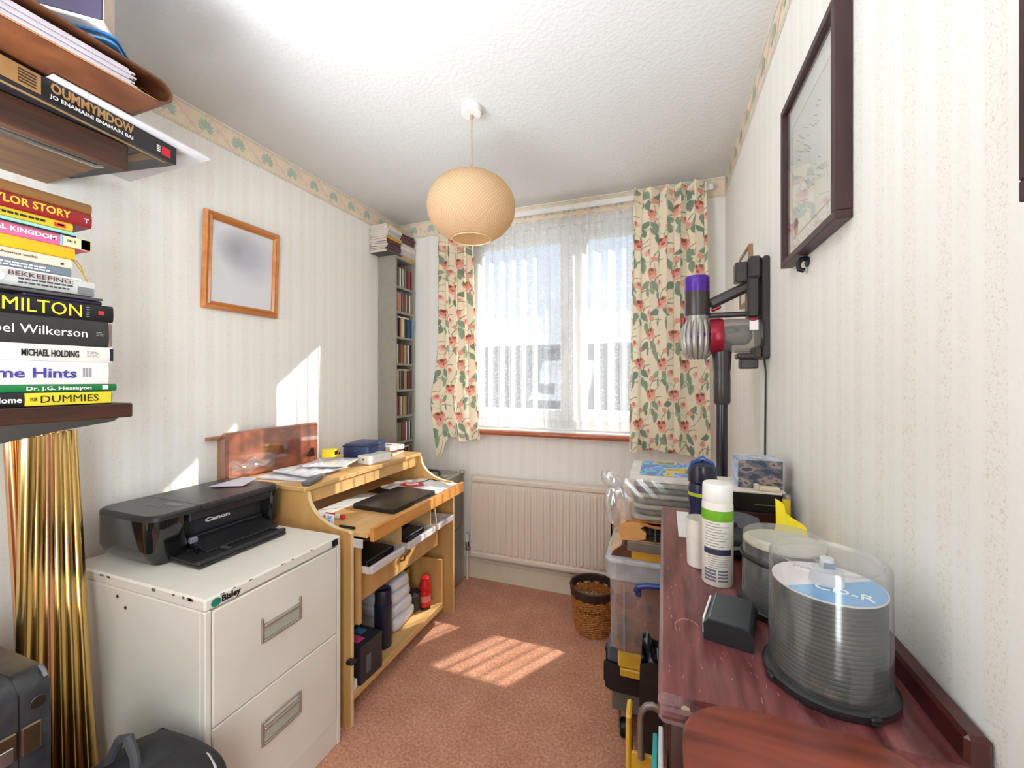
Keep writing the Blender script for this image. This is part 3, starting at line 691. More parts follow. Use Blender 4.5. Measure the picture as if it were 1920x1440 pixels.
spt(b, 'HAMILTON', -26, 153, 1.480, .030, 'yellow'); stripe(b, yy(185), yy(196), 1.475, 1.485, INK['red'], 'publisher_mark'); lines(b, yy(162), yy(168), 1.492, 5, INK['grey'], gap=.006)
solo('mobile_phone', 'small dark phone with purple edge lying on the black paperback', 'phone', MB().box(-1.47, -1.375, .50, .642, 1.501, 1.5095, .003), M('purple_black', (52, 42, 66), .3))
solo('folder', 'thin dark grey document folder under the beekeeping book', 'folder', MB().prism([(-1.56, 1.510), (-1.365, 1.511), (-1.362, 1.5135), (-1.365, 1.5165), (-1.56, 1.520)], .36, .637, 'y'), M('grey_card', (84, 82, 84), .5))
b = book('book', 'pale grey beekeeping book with red-brown capitals', 1.5205, 1.5555, .624, .24, XB, .18, col('palegrey', (196, 196, 194)))
spt(b, 'BEKKEEPING:', 33, 137, 1.5485, .0105, 'dark'); spt(b, 'OLD', -14, 28, 1.538, .018, 'white', .02); lines(b, yy(48), yy(137), 1.540, 2, M('ink_slate', (70, 72, 76), .5), h=.004, gap=.0085); stripe(b, yy(146), .6215, 1.5225, 1.540, M('ink_band', (120, 122, 124), .5))
b = book('book', 'thin slate blue booklet above the beekeeping book', 1.5605, 1.5805, .579, .21, XB, .15, col('slate', (112, 122, 134)))
lines(b, .40, .54, 1.573, 2, INK['white'], h=.003, gap=.006)
solo('booklet', 'thin white booklet between the grey and slate books', 'book', MB().box(-1.54, XB-.002, .38, .60, 1.5558, 1.5602, .001), PAPER, 'books piled on the lower wall shelf')
b = book('book', 'cream paperback with faint red title, under the plain yellow book', 1.581, 1.604, .580, .2, XB, .14, col('cream', (220, 208, 184)))
spt(b, 'Lollworms wolbn', 13, 77, 1.593, .006, 'dark'); stripe(b, yy(116), yy(121), 1.586, 1.591, INK['black'], 'publisher_mark')
b = book('book', 'plain mustard yellow hardback with dangling ribbon marker', 1.605, 1.6325, .586, .22, XB, .15, col('mustard', (214, 170, 24)), rnd=.6)
build('ribbon', MB().tube([(-1.40, .585, 1.612), (-1.395, .595, 1.605), (-1.392, .600, 1.595), (-1.39, .609, 1.578), (-1.388, .617, 1.560), (-1.387, .622, 1.551)], .0016, 6).tube([(-1.40, .585, 1.61), (-1.4, .60, 1.61), (-1.4, .61, 1.598), (-1.40, .614, 1.58)], .0012, 6), M('yellow_ribbon', (220, 168, 40), .6), b)
b = book('book', 'pink paperback with yellow and cream end, numbered spine', 1.633, 1.6595, .615, .24, XB, .15, col('pink', (222, 96, 142)))
spt(b, 'AMRIFAL KINGDOM', -30, 109, 1.6475, .010, 'white', .02); stripe(b, yy(119), .6145, 1.6345, 1.6585, col('cream2', (232, 216, 170))); stripe(b, yy(116), yy(119.5), 1.634, 1.659, M('ink_teal', (110, 190, 196), .4))
stripe(b, yy(152), .6152, 1.634, 1.659, col('lemon', (234, 206, 40))); text('No 2', yy(142)-yy(127), .006, (XB+.0016, yy(134.5), 1.6455), YZ, INK['black'], b)
b = book('book', 'very thin mint green booklet with black edge', 1.660, 1.672, .587, .24, XB, .16, col('mint', (150, 206, 196)), pages=False)
stripe(b, .35, .587, 1.660, 1.6635, INK['black'], 'dark_edge')
b = book('book', 'yellow spined paperback with a small red badge, under the maroon book', 1.6725, 1.6925, .582, .24, XB, .15, col('ochre', (206, 176, 40)))
lines(b, yy(16), yy(92), 1.6845, 1, INK['black'], h=.005); stripe(b, yy(105), yy(124), 1.677, 1.686, INK['red'], 'badge'); stripe(b, yy(111), yy(121), 1.680, 1.684, INK['white'], 'badge')
b = book('book', 'maroon paperback with yellow capital title', 1.693, 1.7275, .618, .25, XB, .155, col('maroon', (136, 26, 30)))
spt(b, 'TAYLOR STORY', -14, 133, 1.7125, .017, 'orange', .02); spt(b, 'T', 157, 166, 1.708, .011, 'white')
book('book', 'tan brown hardback on top of the book stack', 1.728, 1.7525, .618, .25, XB, .16, col('tan', (128, 88, 46)), rnd=.7)

# things on the upper shelf
u = thing('box_file', 'large black book with upside-down tan title jutting off the upper shelf', 'book', (-1.329, .622, 1.943), R(8.4))
LB, DB, HB = .37, .41, .050
mb = MB().box(-DB, 0, -LB/2-.25, LB/2, 0, HB, .0015); build('cover', mb, col('jet', (34, 33, 36)), u, local=True)
TANC = M('tan_board', (180, 138, 88), .6)
build('cover_print', MB().box(-.022, -.012, -LB/2-.25, LB/2-.02, -.0008, .0).box(-DB+.06, -.03, LB/2-.075, LB/2-.045, -.0008, .0), M('dim_tan_print', (128, 100, 66), .6), u, local=True)
build('spine_panel', MB().box(-.001, .0008, -LB/2-.25, -.165+.045, .004, HB-.004), TANC, u, local=True)
mb = MB()
for k in range(5): mb.box(.0009, .0014, -.158, -.128, .010+.0065*k, .0135+.0065*k)
build('label_lines', mb, M('ink_umber', (70, 54, 42), .6), u, local=True)
text('OUMMYMDOW', .172, .022, (.0012, -.018, .0235), YZ, TANC, u, local=True, bold=.03)
text('JO ENAMAINI ENAMAIN BAI', .172, .0085, (.0012, -.018, .0085), YZ, INK['white'], u, local=True, bold=.02)
build('publisher_mark', MB().box(.0005, .0012, .142, .166, .010, .034), INK['red'], u, local=True)
mb = MB()
for k in range(4): mb.box(.0005, .0012, .128, .138, .014+.005*k, .0165+.005*k)
build('publisher_lines', mb, INK['white'], u, local=True)
solo('display_board', 'flat white board sticking out beneath the leather organiser', 'board', MB().prism([(-1.288, .515), (-1.326, .884), (-1.74, .885), (-1.70, .50)], 1.9935, 1.9965, 'z'), M('white_board', (208, 204, 206), .5, var=.02))
lb = thing('ring_binder', 'brown leather zip organiser stuffed with paper on the upper shelf', 'binder', (-1.32, .5, 1.997))
LEA = M('brown_leather', (76, 40, 22), .42, c2=(108, 62, 36), scale=14, bump=.25, bscale=220)
def cov(z, y0, y1): return z
mb = MB(); x0, x1 = -1.60, -1.182
arc = [(.655+.038*math.sin(a), 2.030-.031*math.cos(a)) for a in np.linspace(0, PI, 12)]
arci = [(.655+.032*math.sin(a), 2.030-.026*math.cos(a)) for a in np.linspace(PI, 0, 12)]
mb.prism([(.22, 1.999)]+arc+[(.22, 2.075), (.22, 2.070)]+arci+[(.22, 2.004)], x0, x1, 'x')
build('cover', mb, LEA, lb)
build('stitching', MB().tube([(x1+.0006, .22, 2.0022), (x1+.0006, .655, 2.0022)], .0007, 5), M('pale_thread', (190, 140, 100), .7), lb)
mb = MB()
for k in range(9): mb.box(x0+.02, x1-.010-.0012*(k % 3), .225+.006*((k*5) % 4), .622-.004*((k*3) % 5), 2.010+k*.0042, 2.0138+k*.0042)
build('paper_stack', mb, M('lilac_white_paper', (198, 190, 200), .8), lb)
build('card_divider', MB().box(x0+.02, x1-.004, .225, .632, 2.0045, 2.0065), M('salmon_card', (226, 166, 130), .7), lb)
build('card_divider', MB().box(x0+.02, x1-.006, .225, .628, 2.0067, 2.0088), M('gold_card', (190, 146, 54), .7), lb)
build('ring', MB().lathe([(.0125, -.0015), (.0155, -.0015), (.0155, .0015), (.0125, .0015), (.0125, -.0015)], (x1-.05, .655, 2.026), 20, 'x', cap=False), CHROME, lb)
fo = thing('plastic_wallet', 'blue zip wallet of glossy cards on the leather organiser', 'wallet', (-1.174, .569, 2.0755), R(-45))
build('wallet', MB().prism(rr(-.26, .0, -.28, .0, .02), .001, .006, 'z'), M('blue_trim', (70, 130, 180), .35), fo, local=True)
build('contents', MB().prism(rr(-.25, -.008, -.26, -.012, .015), .006, .015, 'z'), M('dark_photo_print', (88, 84, 72), .25, c2=(190, 186, 180), scale=30, thr=(.45, .7)), fo, local=True)
build('edge', MB().prism(rr(-.26, .0, -.28, .0, .02), .015, .0195, 'z'), M('blue_zip', (60, 126, 190), .35), fo, local=True)
pu = thing('box', 'dark purple box with white base tray, topmost on the upper shelf', 'box', (-1.168, .545, 2.0955), R(-45))
build('tray', MB().box(-.060, .003, -.30, .003, 0, .008, .002), PAPER, pu, local=True)
build('lid', MB().box(-.058, 0, -.298, 0, .008, .14, .003), M('purple_card', (56, 46, 78), .5), pu, local=True)
build('side_band', MB().box(-.055, -.003, -.001, .0012, .010, .138), M('beige_card', (196, 178, 160), .6), pu, local=True)

# ------------------------------------------------------------------ brass poles
BR = M('polished_brass', (226, 190, 118), .2, metal=1, var=.1, scale=8, stretch=(1, 1, .1))
BR2 = M('rosy_brass', (232, 176, 128), .22, metal=1, var=.1, scale=8, stretch=(1, 1, .1))
tops = []; bots = []
for i in range(6):
    tops += [(-1.575-.019*i, .550+.0240*i), (-1.520-.019*i, .560+.0240*i)]; bots += [(-1.60+.025*i, .605+.0165*i), (-1.52+.025*i, .545+.0185*i)]
pole_px = lambda q: (q[0][0]*.9386+q[0][1]*.3451)/(-q[0][0]*.3451+q[0][1]*.9386)
for i, (a, b_) in enumerate(sorted(zip(tops, bots), key=pole_px)):
    m = BR if i % 3 else BR2; r_ = (.0140, .0152, .0146)[i % 3]
    p = thing('curtain_pole', 'brass curtain pole under the shelf, %s from the left of the leaning bundle' % ORD[i+1], 'pole', (b_[0], b_[1], 0), group='brass poles leaning in the corner')
    A, B_ = Vector((b_[0], b_[1], 0)), Vector((a[0], a[1], 1.16)); 
    build('rod', MB().tube([A.lerp(B_, k/6) for k in range(7)], r_, 14), m, p)
    build('end_cap', MB().tube([A+Vector((0, 0, .0)), A.lerp(B_, .03)], r_+.0015, 14), M('brass_cap', (150, 116, 60), .3, metal=1), p)

# ------------------------------------------------------------------ suitcase and holdall at bottom left
sc_ = thing('suitcase', 'black hard suitcase standing upright at bottom left with metal latches', 'suitcase', (-1.44, .40, 0))
BP = M('scuffed_black_vinyl', (40, 40, 44), .42, c2=(62, 62, 66), scale=30, bump=.2)
def case_half(y0, y1): return MB().prism(rr(-1.62, -1.25, .02, .685, .045, 6), y0, y1, 'y')
def bevhalf(y0, y1, end):
    mb = MB(); P0 = rr(-1.62, -1.25, .02, .685, .045, 6); n = len(P0); cx, cz = -1.435, .3525; rings = []
    steps = ([(0, y0), (0, y1-.02), (.006, y1-.006), (.02, y1)] if end > 0 else [(.02, y0), (.006, y0+.006), (0, y0+.02), (0, y1)])
    vs = []
    for ins, y in steps:
        for x, z in P0: vs.append((x+(-ins if x > cx else ins), y, z+(-ins if z > cz else ins)))
    fs = [(k*n+i, k*n+(i+1) % n, (k+1)*n+(i+1) % n, (k+1)*n+i) for k in range(3) for i in range(n)]
    fs += [tuple(range(n))[::-1], tuple(3*n+i for i in range(n))]
    return mb.add(vs, fs)
build('base_shell', bevhalf(.26, .446, -1), BP, sc_); build('lid_shell', bevhalf(.4485, .503, 1), BP, sc_)
build('metal_rim', MB().prism(rr(-1.621, -1.249, .019, .686, .045, 6), .446, .4485, 'y'), M('dark_rim', (90, 90, 92), .35, metal=1), sc_)
mb = MB().tube([(-1.30, .39, .682), (-1.30, .39, .705), (-1.315, .385, .716), (-1.36, .375, .722), (-1.41, .37, .716), (-1.425, .37, .705), (-1.425, .37, .682)], .011, 12); build('handle', mb, BP, sc_)
la = build('latch', MB().box(-1.25, -1.243, .405, .444, .525, .585, .003), M('aged_brass', (128, 110, 88), .4, metal=1), sc_)
build('latch_plate', MB().box(-1.25, -1.244, .450, .480, .525, .585, .003), M('aged_brass', (128, 110, 88), .4), sc_)
build('latch_flap', MB().box(-1.243, -1.240, .412, .438, .528, .560, .0015), CHROME, la)
build('badge', MB().cyl((-1.25, .475, .625), .013, .005, 'x', 20, b=.001), M('grey_badge', (88, 88, 88), .4, metal=1), sc_)
build('corner_cap', MB().tube([(-1.256, .490, .665), (-1.266, .490, .676), (-1.28, .490, .683)], .005, 10), M('dull_chrome', (130, 130, 132), .35, metal=.9), sc_)
for xx in (-1.57, -1.30):
    for y_ in (.30, .46): build('foot', MB().cyl((xx, y_, 0), .012, .025, 'z', 12), BLACK, sc_)

hb = thing('holdall', 'black fabric holdall with a grey strap against the filing cabinet', 'bag', (-1.08, .59, 0))
NY = M('black_nylon', (24, 24, 27), .6, c2=(38, 38, 43), scale=18, bump=.5, bscale=60)
def bag(u, v):
    a = 2*PI*u; h = .44+.06*math.exp(-((math.cos(a)+.15)/.35)**2)*(math.sin(a) > -2)
    rx, ry = .165, .10; k = math.sin(PI*min(1, v*1.0)/2) if v < .35 else 1
    if v < .12: k = .9+.1*v/.12; z = .40*v/.75
    elif v < .75: k = 1; z = .40*v/.75
    else:
        t_ = (v-.75)/.25; k = math.cos(t_*PI/2)**.7; z = .42
    x = -1.09+rx*k*math.copysign(abs(math.cos(a))**.6, math.cos(a)); y = .592+ry*k*math.copysign(abs(math.sin(a))**.6, math.sin(a))
    if v >= .75:
        t_ = (v-.75)/.25; z = .40+math.sin(t_*PI/2)*(.040-.16*max(0, x+1.0)-.22*max(0, -1.20-x))
    z += .006*math.sin(17*x+5*y+9*z)
    return (x, y, max(0.002, z))
build('body', MB().grid(bag, 48, 28), NY, hb, sharp=60)
def padtop(u, v):
    x = -1.20+.17*u; y = .55+.13*v
    return (x, y, .420+.036*math.sin(PI*u)**.7*math.sin(PI*v)**.5)
build('top_flap', MB().grid(padtop, 16, 12).box(-1.2, -1.03, .55, .68, .40, .42), NY, hb, sharp=60)
build('strap', MB().tube([(-1.205, .565, .36), (-1.195, .57, .43), (-1.165, .575, .485), (-1.14, .578, .494), (-1.112, .575, .465), (-1.09, .57, .41)], [.008, .010, .011, .011, .010, .009], 8), M('grey_webbing', (66, 66, 70), .7, bump=.4), hb)
build('piping', MB().tube([(-1.04, .66, .432), (-1.0, .66, .428), (-.965, .652, .418), (-.94, .64, .395), (-.926, .62, .36), (-.92, .60, .32)], .004, 8), M('pale_piping', (196, 186, 184), .5), hb)
build('zip', MB().tube([Vector(bag(u, .86))+Vector((0, -.002, .003)) for u in np.linspace(.54, .97, 24)], .0035, 6), M('zip_grey', (72, 72, 76), .5), hb)
build('zip_pull', MB().lathe([(.004, -.002), (.008, -.002), (.008, .002), (.004, .002), (.004, -.002)], (-1.0, .530, .438), 14, 'y', cap=False).box(-1.0, -.97, .526, .532, .432, .436, .001), M('brass_zip', (150, 110, 70), .35, metal=1), hb)

# ------------------------------------------------------------------ filing cabinet
FC = M('cream_enamel', (222, 217, 206), .42, c2=(228, 224, 215), scale=6, bump=.03)
CX0, CX1, CY0, CY1, CZ = -1.70, -1.095, .715, 1.185, .745
fc = thing('filing_cabinet', 'worn cream metal two-drawer filing cabinet below the printer', 'filing cabinet', ((CX0+CX1)/2, (CY0+CY1)/2, 0))
build('carcass', MB().box(CX0, CX1-.018, CY0, CY1, .0, .712, .003).box(CX1-.018, CX1, CY0, CY0+.016, 0, .712, .002).box(CX1-.018, CX1, CY1-.016, CY1, 0, .712, .002).box(CX1-.018, CX1-.004, CY0+.016, CY1-.016, .0, .09, .002), FC, fc)
build('top', MB().box(CX0, CX1, CY0-.001, CY1+.001, .712, CZ, .005), FC, fc)
PL = M('nickel_trim', (176, 164, 150), .35, metal=.6, var=.08)
for z0, z1 in ((.4035, .708), (.0945, .4005)):
    d = build('drawer', MB().box(CX1-.017, CX1+.001, CY0+.019, CY1-.019, z0, z1, .003), FC, fc)
    hz = z1-.135 if z0 > .3 else z1-.128; ya, yb = .868, 1.008; h = .062
    mb = MB().box(CX1+.001, CX1+.008, ya, ya+.008, hz-h/2, hz+h/2+.01, .002).box(CX1+.001, CX1+.008, yb-.008, yb, hz-h/2, hz+h/2+.01, .002).box(CX1+.001, CX1+.010, ya+.008, yb-.008, hz-h/2, hz-h/2+.008, .002).box(CX1+.001, CX1+.012, ya+.008, yb-.008, hz+.012, hz+.022, .003)
    if z0 < .3: mb.box(CX1+.001, CX1+.007, ya+.008, yb-.008, hz+h/2+.002, hz+h/2+.009, .002)
    build('handle', mb, PL, d)
    build('handle_recess', MB().box(CX1+.0008, CX1+.0016, ya+.008, yb-.008, hz-h/2+.008, hz+.013), M('recess_grey', (178, 178, 166), .5), d)
k = build('lock', MB().box(CX1, CX1+.003, 1.142, 1.168, .716, .740, .002).cyl((CX1+.003, 1.155, .728), .008, .004, 'x', 16), BLACK, fc)
stk = build('sticker', MB().prism([(.7425+.013*math.cos(a)+.0, .7275+.011*math.sin(a)) for a in np.linspace(0, 2*PI, 20)[:-1]], CX1, CX1+.0008, 'x'), M('green_sticker', (36, 126, 104), .4), fc)
text('Bisley', .052, .016, (CX1+.001, .782, .7215), YZ, INK['black'], fc, bold=.04)
mb = MB()
for y_, z_ in ((CY0, .690), (CY0, .664)): mb.cyl((-1.46+(.690-z_)*1.4, CY0-.0012, z_), .005, .0012, 'y', 12)
build('screw_hole', mb, M('rust_black', (44, 36, 30), .8), fc)
mb = MB(); r = random.Random(4)
for k in range(9): x = r.uniform(-1.62, -1.12); mb.box(x, x+r.uniform(.006, .02), CY0-.0016, CY0-.0008, .737-r.uniform(0, .004), .741)
for k in range(6): y_ = r.uniform(.72, 1.1); mb.box(CX1-.0002, CX1+.0005, y_, y_+r.uniform(.003, .012), .7405, .743)
build('paint_chip', mb, M('chipped_brown', (112, 88, 70), .8), fc)

# ------------------------------------------------------------------ printer
GB = M('gloss_black', (20, 20, 22), .07, var=.1, coat=.6); MB_ = M('matt_black', (34, 34, 37), .36, var=.12, bump=.1, bscale=900)
ZP = CZ+.0005
pt = thing('printer', 'black inkjet printer on the filing cabinet with its paper tray open', 'printer', (-1.55, .97, ZP))
def loft(mb, outl):
    n = len(outl[0][0]); vs = []
    for P0, z in outl: vs += [(x, y, z) for x, y in P0]
    fs = [(k*n+i, k*n+(i+1) % n, (k+1)*n+(i+1) % n, (k+1)*n+i) for k in range(len(outl)-1) for i in range(n)]
    fs += [tuple(range(n))[::-1], tuple((len(outl)-1)*n+i for i in range(n))]
    return mb.add(vs, fs)
x0, x1, ya, yb = -1.69, -1.405, .765, 1.205; x1b = x1-.055
# body with open front bay: floor slab, left and right cheeks, back, top deck
loft(mbp := MB(), [(rr(x0+.02, x1-.02, ya+.03, ya+.12, .025), ZP), (rr(x0+.004, x1-.006, ya+.010, ya+.118, .035), ZP+.025), (rr(x0, x1, ya, ya+.115, .04), ZP+.05), (rr(x0, x1, ya, ya+.112, .04), ZP+.138)])
build('left_cheek', mbp, GB, pt)
loft(mbp := MB(), [(rr(x0+.02, x1-.02, yb-.05, yb-.03, .008), ZP), (rr(x0, x1-.006, yb-.048, yb-.006, .015), ZP+.03), (rr(x0, x1, yb-.045, yb, .018), ZP+.138)])
build('right_cheek', mbp, GB, pt)
build('bay', MB().box(x0, x1b, ya+.10, yb-.04, ZP+.006, ZP+.138).box(x1b, x1-.012, ya+.11, yb-.045, ZP+.006, ZP+.022).box(x1b, x1-.006, ya+.11, yb-.045, ZP+.108, ZP+.138, .003), MB_, pt)
loft(mbp := MB(), [(rr(x0, x1, ya, yb, .042, 7), ZP+.138), (rr(x0, x1, ya, yb, .042, 7), ZP+.150), (rr(x0+.006, x1-.006, ya+.006, yb-.006, .038, 7), ZP+.156)])
lid = build('lid', mbp, M('lid_black', (46, 45, 47), .3, var=.1, bump=.12, bscale=1200), pt)
build('seam', MB().box(x0+.004, x1+.0006, .905, .9075, ZP+.139, ZP+.1564), BLACK, lid)
mb = MB(); r = random.Random(3)
for k in range(5): mb.box(-1.50-.02*k, -1.492-.02*k, .84, .856, ZP+.156, ZP+.1566)
mb.box(-1.53, -1.46, .868, .89, ZP+.156, ZP+.1566)
build('button', mb, M('button_grey', (98, 100, 106), .3), lid)
bayx = x1b+.0008
build('bay_panel', MB().box(x1b, x1b+.001, ya+.115, yb-.05, ZP+.05, ZP+.106), M('bay_grey', (44, 45, 52), .4), pt)
text('Canon', .085, .0125, (bayx+.001, .995, ZP+.078), YZ, INK['white'], pt, bold=.045)
tray = MB(); X = Matrix.Translation((x1b+.01, 0, ZP+.040)) @ Matrix.Rotation(R(14), 4, 'Y')
tray.box(0, .10, ya+.125, yb-.058, -.006, .003, .002, X); tray.box(.0, .012, ya+.125, yb-.058, .003, .014, .002, X)
build('output_flap', tray, MB_, pt)
X = Matrix.Translation((x1-.03, 0, ZP+.012)) @ Matrix.Rotation(R(2), 4, 'Y')
tr2 = MB().box(0, .152, ya+.055, yb-.085, -.004, .004, .002, X).box(.135, .152, ya+.055, yb-.085, .004, .018, .003, X).box(0, .14, ya+.055, ya+.064, .004, .010, .002, X).box(0, .14, yb-.094, yb-.085, .004, .010, .002, X)
tt = build('paper_tray', tr2, MB_, pt)
build('paper_guide', MB().box(x1+.01, x1+.018, .90, 1.0, ZP+.014, ZP+.020, .002).box(x1+.05, x1+.09, .93, .945, ZP+.014, ZP+.019, .001), M('guide_grey', (70, 72, 76), .4), tt)
build('hinge_arm', MB().tube([(x1-.02, ya+.12, ZP+.03), (x1+.01, ya+.115, ZP+.026), (x1+.03, ya+.11, ZP+.016)], .004, 8), GB, pt)
build('clear_tab', MB().box(x1-.03, x1-.014, ya+.118, ya+.142, ZP+.034, ZP+.052, .003), M('pale_tab', (120, 124, 134), .3), pt)
solo('leaflet', 'white folded leaflet lying on the printer lid', 'paper', MB().grid(lambda u, v: (-1.60+.11*u-.02*v, 1.05+.13*v+.06*u*(1-v), ZP+.158+.014*math.sin(PI*u*.7)*v+.002), 10, 10), M('lilac_paper', (214, 210, 222), .5), fix=False)

# ------------------------------------------------------------------ desk
BEE = WOOD('beech_veneer', (192, 146, 84), (214, 170, 108), 'z', 5, .38)
BEH = WOOD('beech_veneer_flat', (198, 152, 92), (222, 180, 120), 'y', 5, .35)
EDG = M('beech_edging', (214, 176, 122), .45, var=.05)
dk = thing('computer_desk', 'beech veneer computer desk with raised shelf and curved sides', 'desk', (-1.4, 1.65, 0))
YD0, YD1 = 1.240, 2.056
def side(y0, y1):
    # curved cheek in x-z: from the raised shelf down to the worktop front
    pts = [(-1.72, 0), (-1.10, 0), (-1.10, .728)]
    for k in range(13):
        a = R(90*k/12); pts.append((-1.11-.195*math.sin(a)-.005, .735+.127*(1-math.cos(a))))
    pts += [(-1.315, .865), (-1.72, .865)]
    s = build('side_panel', MB().prism(pts, y0, y1, 'y'), BEE, dk)
    ed = [(x+.0006, z+.0006) for x, z in pts[1:16]]
    vs = [(x, y, z) for y in (y0-.0004, y1+.0004) for x, z in ed]; n = len(ed)
    build('edge_strip', MB().add(vs, [(i, i+1, n+i+1, n+i) for i in range(n-1)]), M('pale_edge', (226, 200, 156), .45), s, fix=False)
side(YD0, YD0+.016); side(YD1-.016, YD1)
build('raised_shelf', MB().box(-1.725, -1.318, YD0-.006, YD1+.006, .865, .883, .002), BEH, dk)
build('shelf_apron', MB().box(-1.345, -1.329, YD0+.016, YD1-.016, .812, .865), BEH, dk)
build('back_panel', MB().box(-1.718, -1.706, YD0+.016, YD1-.016, .10, .80), BEE, dk)
wt = build('worktop', MB().box(-1.62, -1.048, YD0+.03, YD1-.024, .708, .724, .001), BEH, dk)
build('front_lip', MB().box(-1.048, -1.030, YD0+.044, YD1-.018, .690, .742, .002), WOOD('orange_beech', (196, 124, 50), (224, 156, 80), 'y', 5, .35, coat=.2), wt)
for y_ in (YD0+.017, YD1-.022): build('runner', MB().box(-1.5, -1.06, y_, y_+.005, .672, .705, .001), M('runner_grey', (196, 194, 190), .35), dk)
IY = 1.292
build('inner_panel', MB().box(-1.60, -1.105, IY, IY+.014, .357, .665), BEE, dk)
mb = MB()
build('cubby_base', MB().box(-1.55, -1.16, IY+.014, YD1-.016, .535, .547), BEH, dk)
for y_ in (1.55, 1.80): build('divider', MB().box(-1.5, -1.10, y_, y_+.010, .547, .665), EDG, dk)
dr = build('drawer_front', MB().box(-1.162, -1.148, IY+.016, YD1-.10, .41, .545, .001), BEE, dk)
build('drawer_pull', MB().tube([(-1.148, 1.62, .463), (-1.128, 1.62, .47), (-1.122, 1.62, .490), (-1.122, 1.655, .498), (-1.130, 1.672, .495)], [.004, .005, .006, .007, .005], 8), M('dull_brass', (140, 106, 54), .35, metal=.8), dr)
build('plinth_shelf', MB().box(-1.66, -1.115, YD0+.016, YD1-.10, .075, .105, .002), BEH, dk)
build('end_cheek', MB().box(-1.6, -1.125, YD1-.10, YD1-.086, .075, .33), BEE, dk)
MILK = M('milky_plastic', (214, 206, 206), .35, var=.04)
bins = [(1.315, 1.535, 'near the inner panel of the desk'), (1.565, 1.79, 'in the middle of the desk'), (1.815, 1.98, 'at the radiator end of the desk')]
for k, (a, b_, wh) in enumerate(bins):
    t = thing('paper_tray', 'white plastic tray pulled out of the cubby %s' % wh, 'tray', (-1.15, (a+b_)/2, .5475), group='white trays under the worktop')
    build('tray_shell', MB().box(-1.40, -1.075, a, b_, .5475, .551).box(-1.078, -1.062, a, b_, .5475, .578, .003).box(-1.40, -1.078, a, a+.003, .551, .575).box(-1.40, -1.078, b_-.003, b_, .551, .575), MILK, t)
for k, (a, b_, lb_) in enumerate(((1.325, 1.50, 'black hard drive with silver edge in the tray nearest the filing cabinet'), (1.58, 1.74, 'dark gadget in the middle white tray under the worktop'))):
    t = thing('gadget', lb_, 'gadget', (-1.16, (a+b_)/2, .5515)); build('body', MB().box(-1.25, -1.095, a, b_, .5515, .59, .004), BLACK, t)
    build('trim_line', MB().box(-1.0955, -1.0945, a+.02, b_-.05, .572, .576), CHROME, t)
solo('cable', 'pale cable hanging between two white trays under the worktop', 'cable', MB().tube([(-1.09, 1.80, .70), (-1.07, 1.795, .66), (-1.065, 1.80, .60), (-1.075, 1.81, .56), (-1.09, 1.80, .555)], .0035, 8), M('cream_cable', (206, 190, 150), .5))

# on the worktop
ZT = .7245
lp = thing('laptop', 'closed black laptop on the desk worktop', 'laptop', (-1.20, 1.66, ZT), R(-2))
build('base', MB().prism(rr(-.115, .115, -.165, .165, .012), 0, .011, 'z'), BLACK, lp, local=True)
build('lid', MB().prism(rr(-.115, .115, -.165, .165, .012), .0115, .020, 'z'), M('laptop_black', (40, 37, 38), .35, var=.1), lp, local=True)
build('logo', MB().cyl((.085, .145, .020), .005, .0006, 'z', 12), CHROME, lp, local=True)
ev = thing('carrier_bag', 'crumpled white plastic mailer with a red oval badge on the worktop', 'bag', (-1.25, 1.93, ZT))
def mail(u, v):
    x = -1.42+.35*u; y = 1.80+.225*v+.02*u
    return (x, y, ZT+.004+.030*math.sin(PI*u)*math.sin(PI*v)**.6*(1+.25*math.sin(9*u+4*v))+.003*math.sin(30*u+11*v)*math.sin(PI*v))
build('sheet', MB().grid(mail, 40, 30), M('glossy_white_film', (228, 226, 226), .25, var=.05), ev, fix=False, sharp=70)
def onmail(u0, v0, ru, rv, lift=.005):
    mb = MB(); vs = [Vector(mail(u0, v0))+Vector((0, 0, lift))]; n = 22
    for k in range(n): a = 2*PI*k/n; vs.append(Vector(mail(u0+ru*math.cos(a), v0+rv*math.sin(a)))+Vector((0, 0, lift)))
    return mb.add(vs, [(0, k+1, (k+1) % n+1) for k in range(n)])
build('red_badge', onmail(.50, .22, .20, .10), INK['red'], ev, fix=False)
build('badge_scroll', onmail(.50, .22, .11, .035, .0062), INK['white'], ev, fix=False)
solo('cable', 'black lead lying across the white mailer on the worktop', 'cable', MB().tube([Vector(mail(.55+.02*k, .12+.08*k+.03*math.sin(k)))+Vector((0, 0, .0035)) for k in range(10)], .0022, 8), BLACK)
solo('clipboard', 'dark flat pad under the white mailer behind the laptop', 'pad', MB().box(-1.43, -1.335, 1.74, 1.83, ZT, ZT+.006, .001).box(-1.335, -1.32, 1.76, 1.84, ZT, ZT+.004, .001), BLACK)
mk = thing('marker_pen', 'red marker pen lying at the back of the worktop', 'pen', (-1.30, 1.36, ZT))
build('barrel', MB().cyl((-1.345, 1.368, ZT+.010), .0095, .10, 'x', 14, b=.002), INK['red'], mk); build('band', MB().cyl((-1.29, 1.368, ZT+.010), .0098, .028, 'x', 14), INK['white'], mk)
cdm = thing('card', 'small white card with a blue drawing propped by the desk side', 'card', (-1.225, 1.275, ZT))
build('sheet', MB().prism([(-1.262, .7245), (-1.215, .7245), (-1.215, .775), (-1.262, .775)], 1.2805, 1.2817, 'y'), PAPER, cdm)
build('drawing', MB().tube([(-1.247, 1.2801, .770), (-1.238, 1.2801, .762), (-1.246, 1.2801, .752), (-1.235, 1.2801, .745), (-1.245, 1.2801, .738)], .0022, 6).tube([(-1.230, 1.2801, .768), (-1.236, 1.2801, .757)], .002, 6), M('ink_sky', (80, 124, 204), .5), cdm)
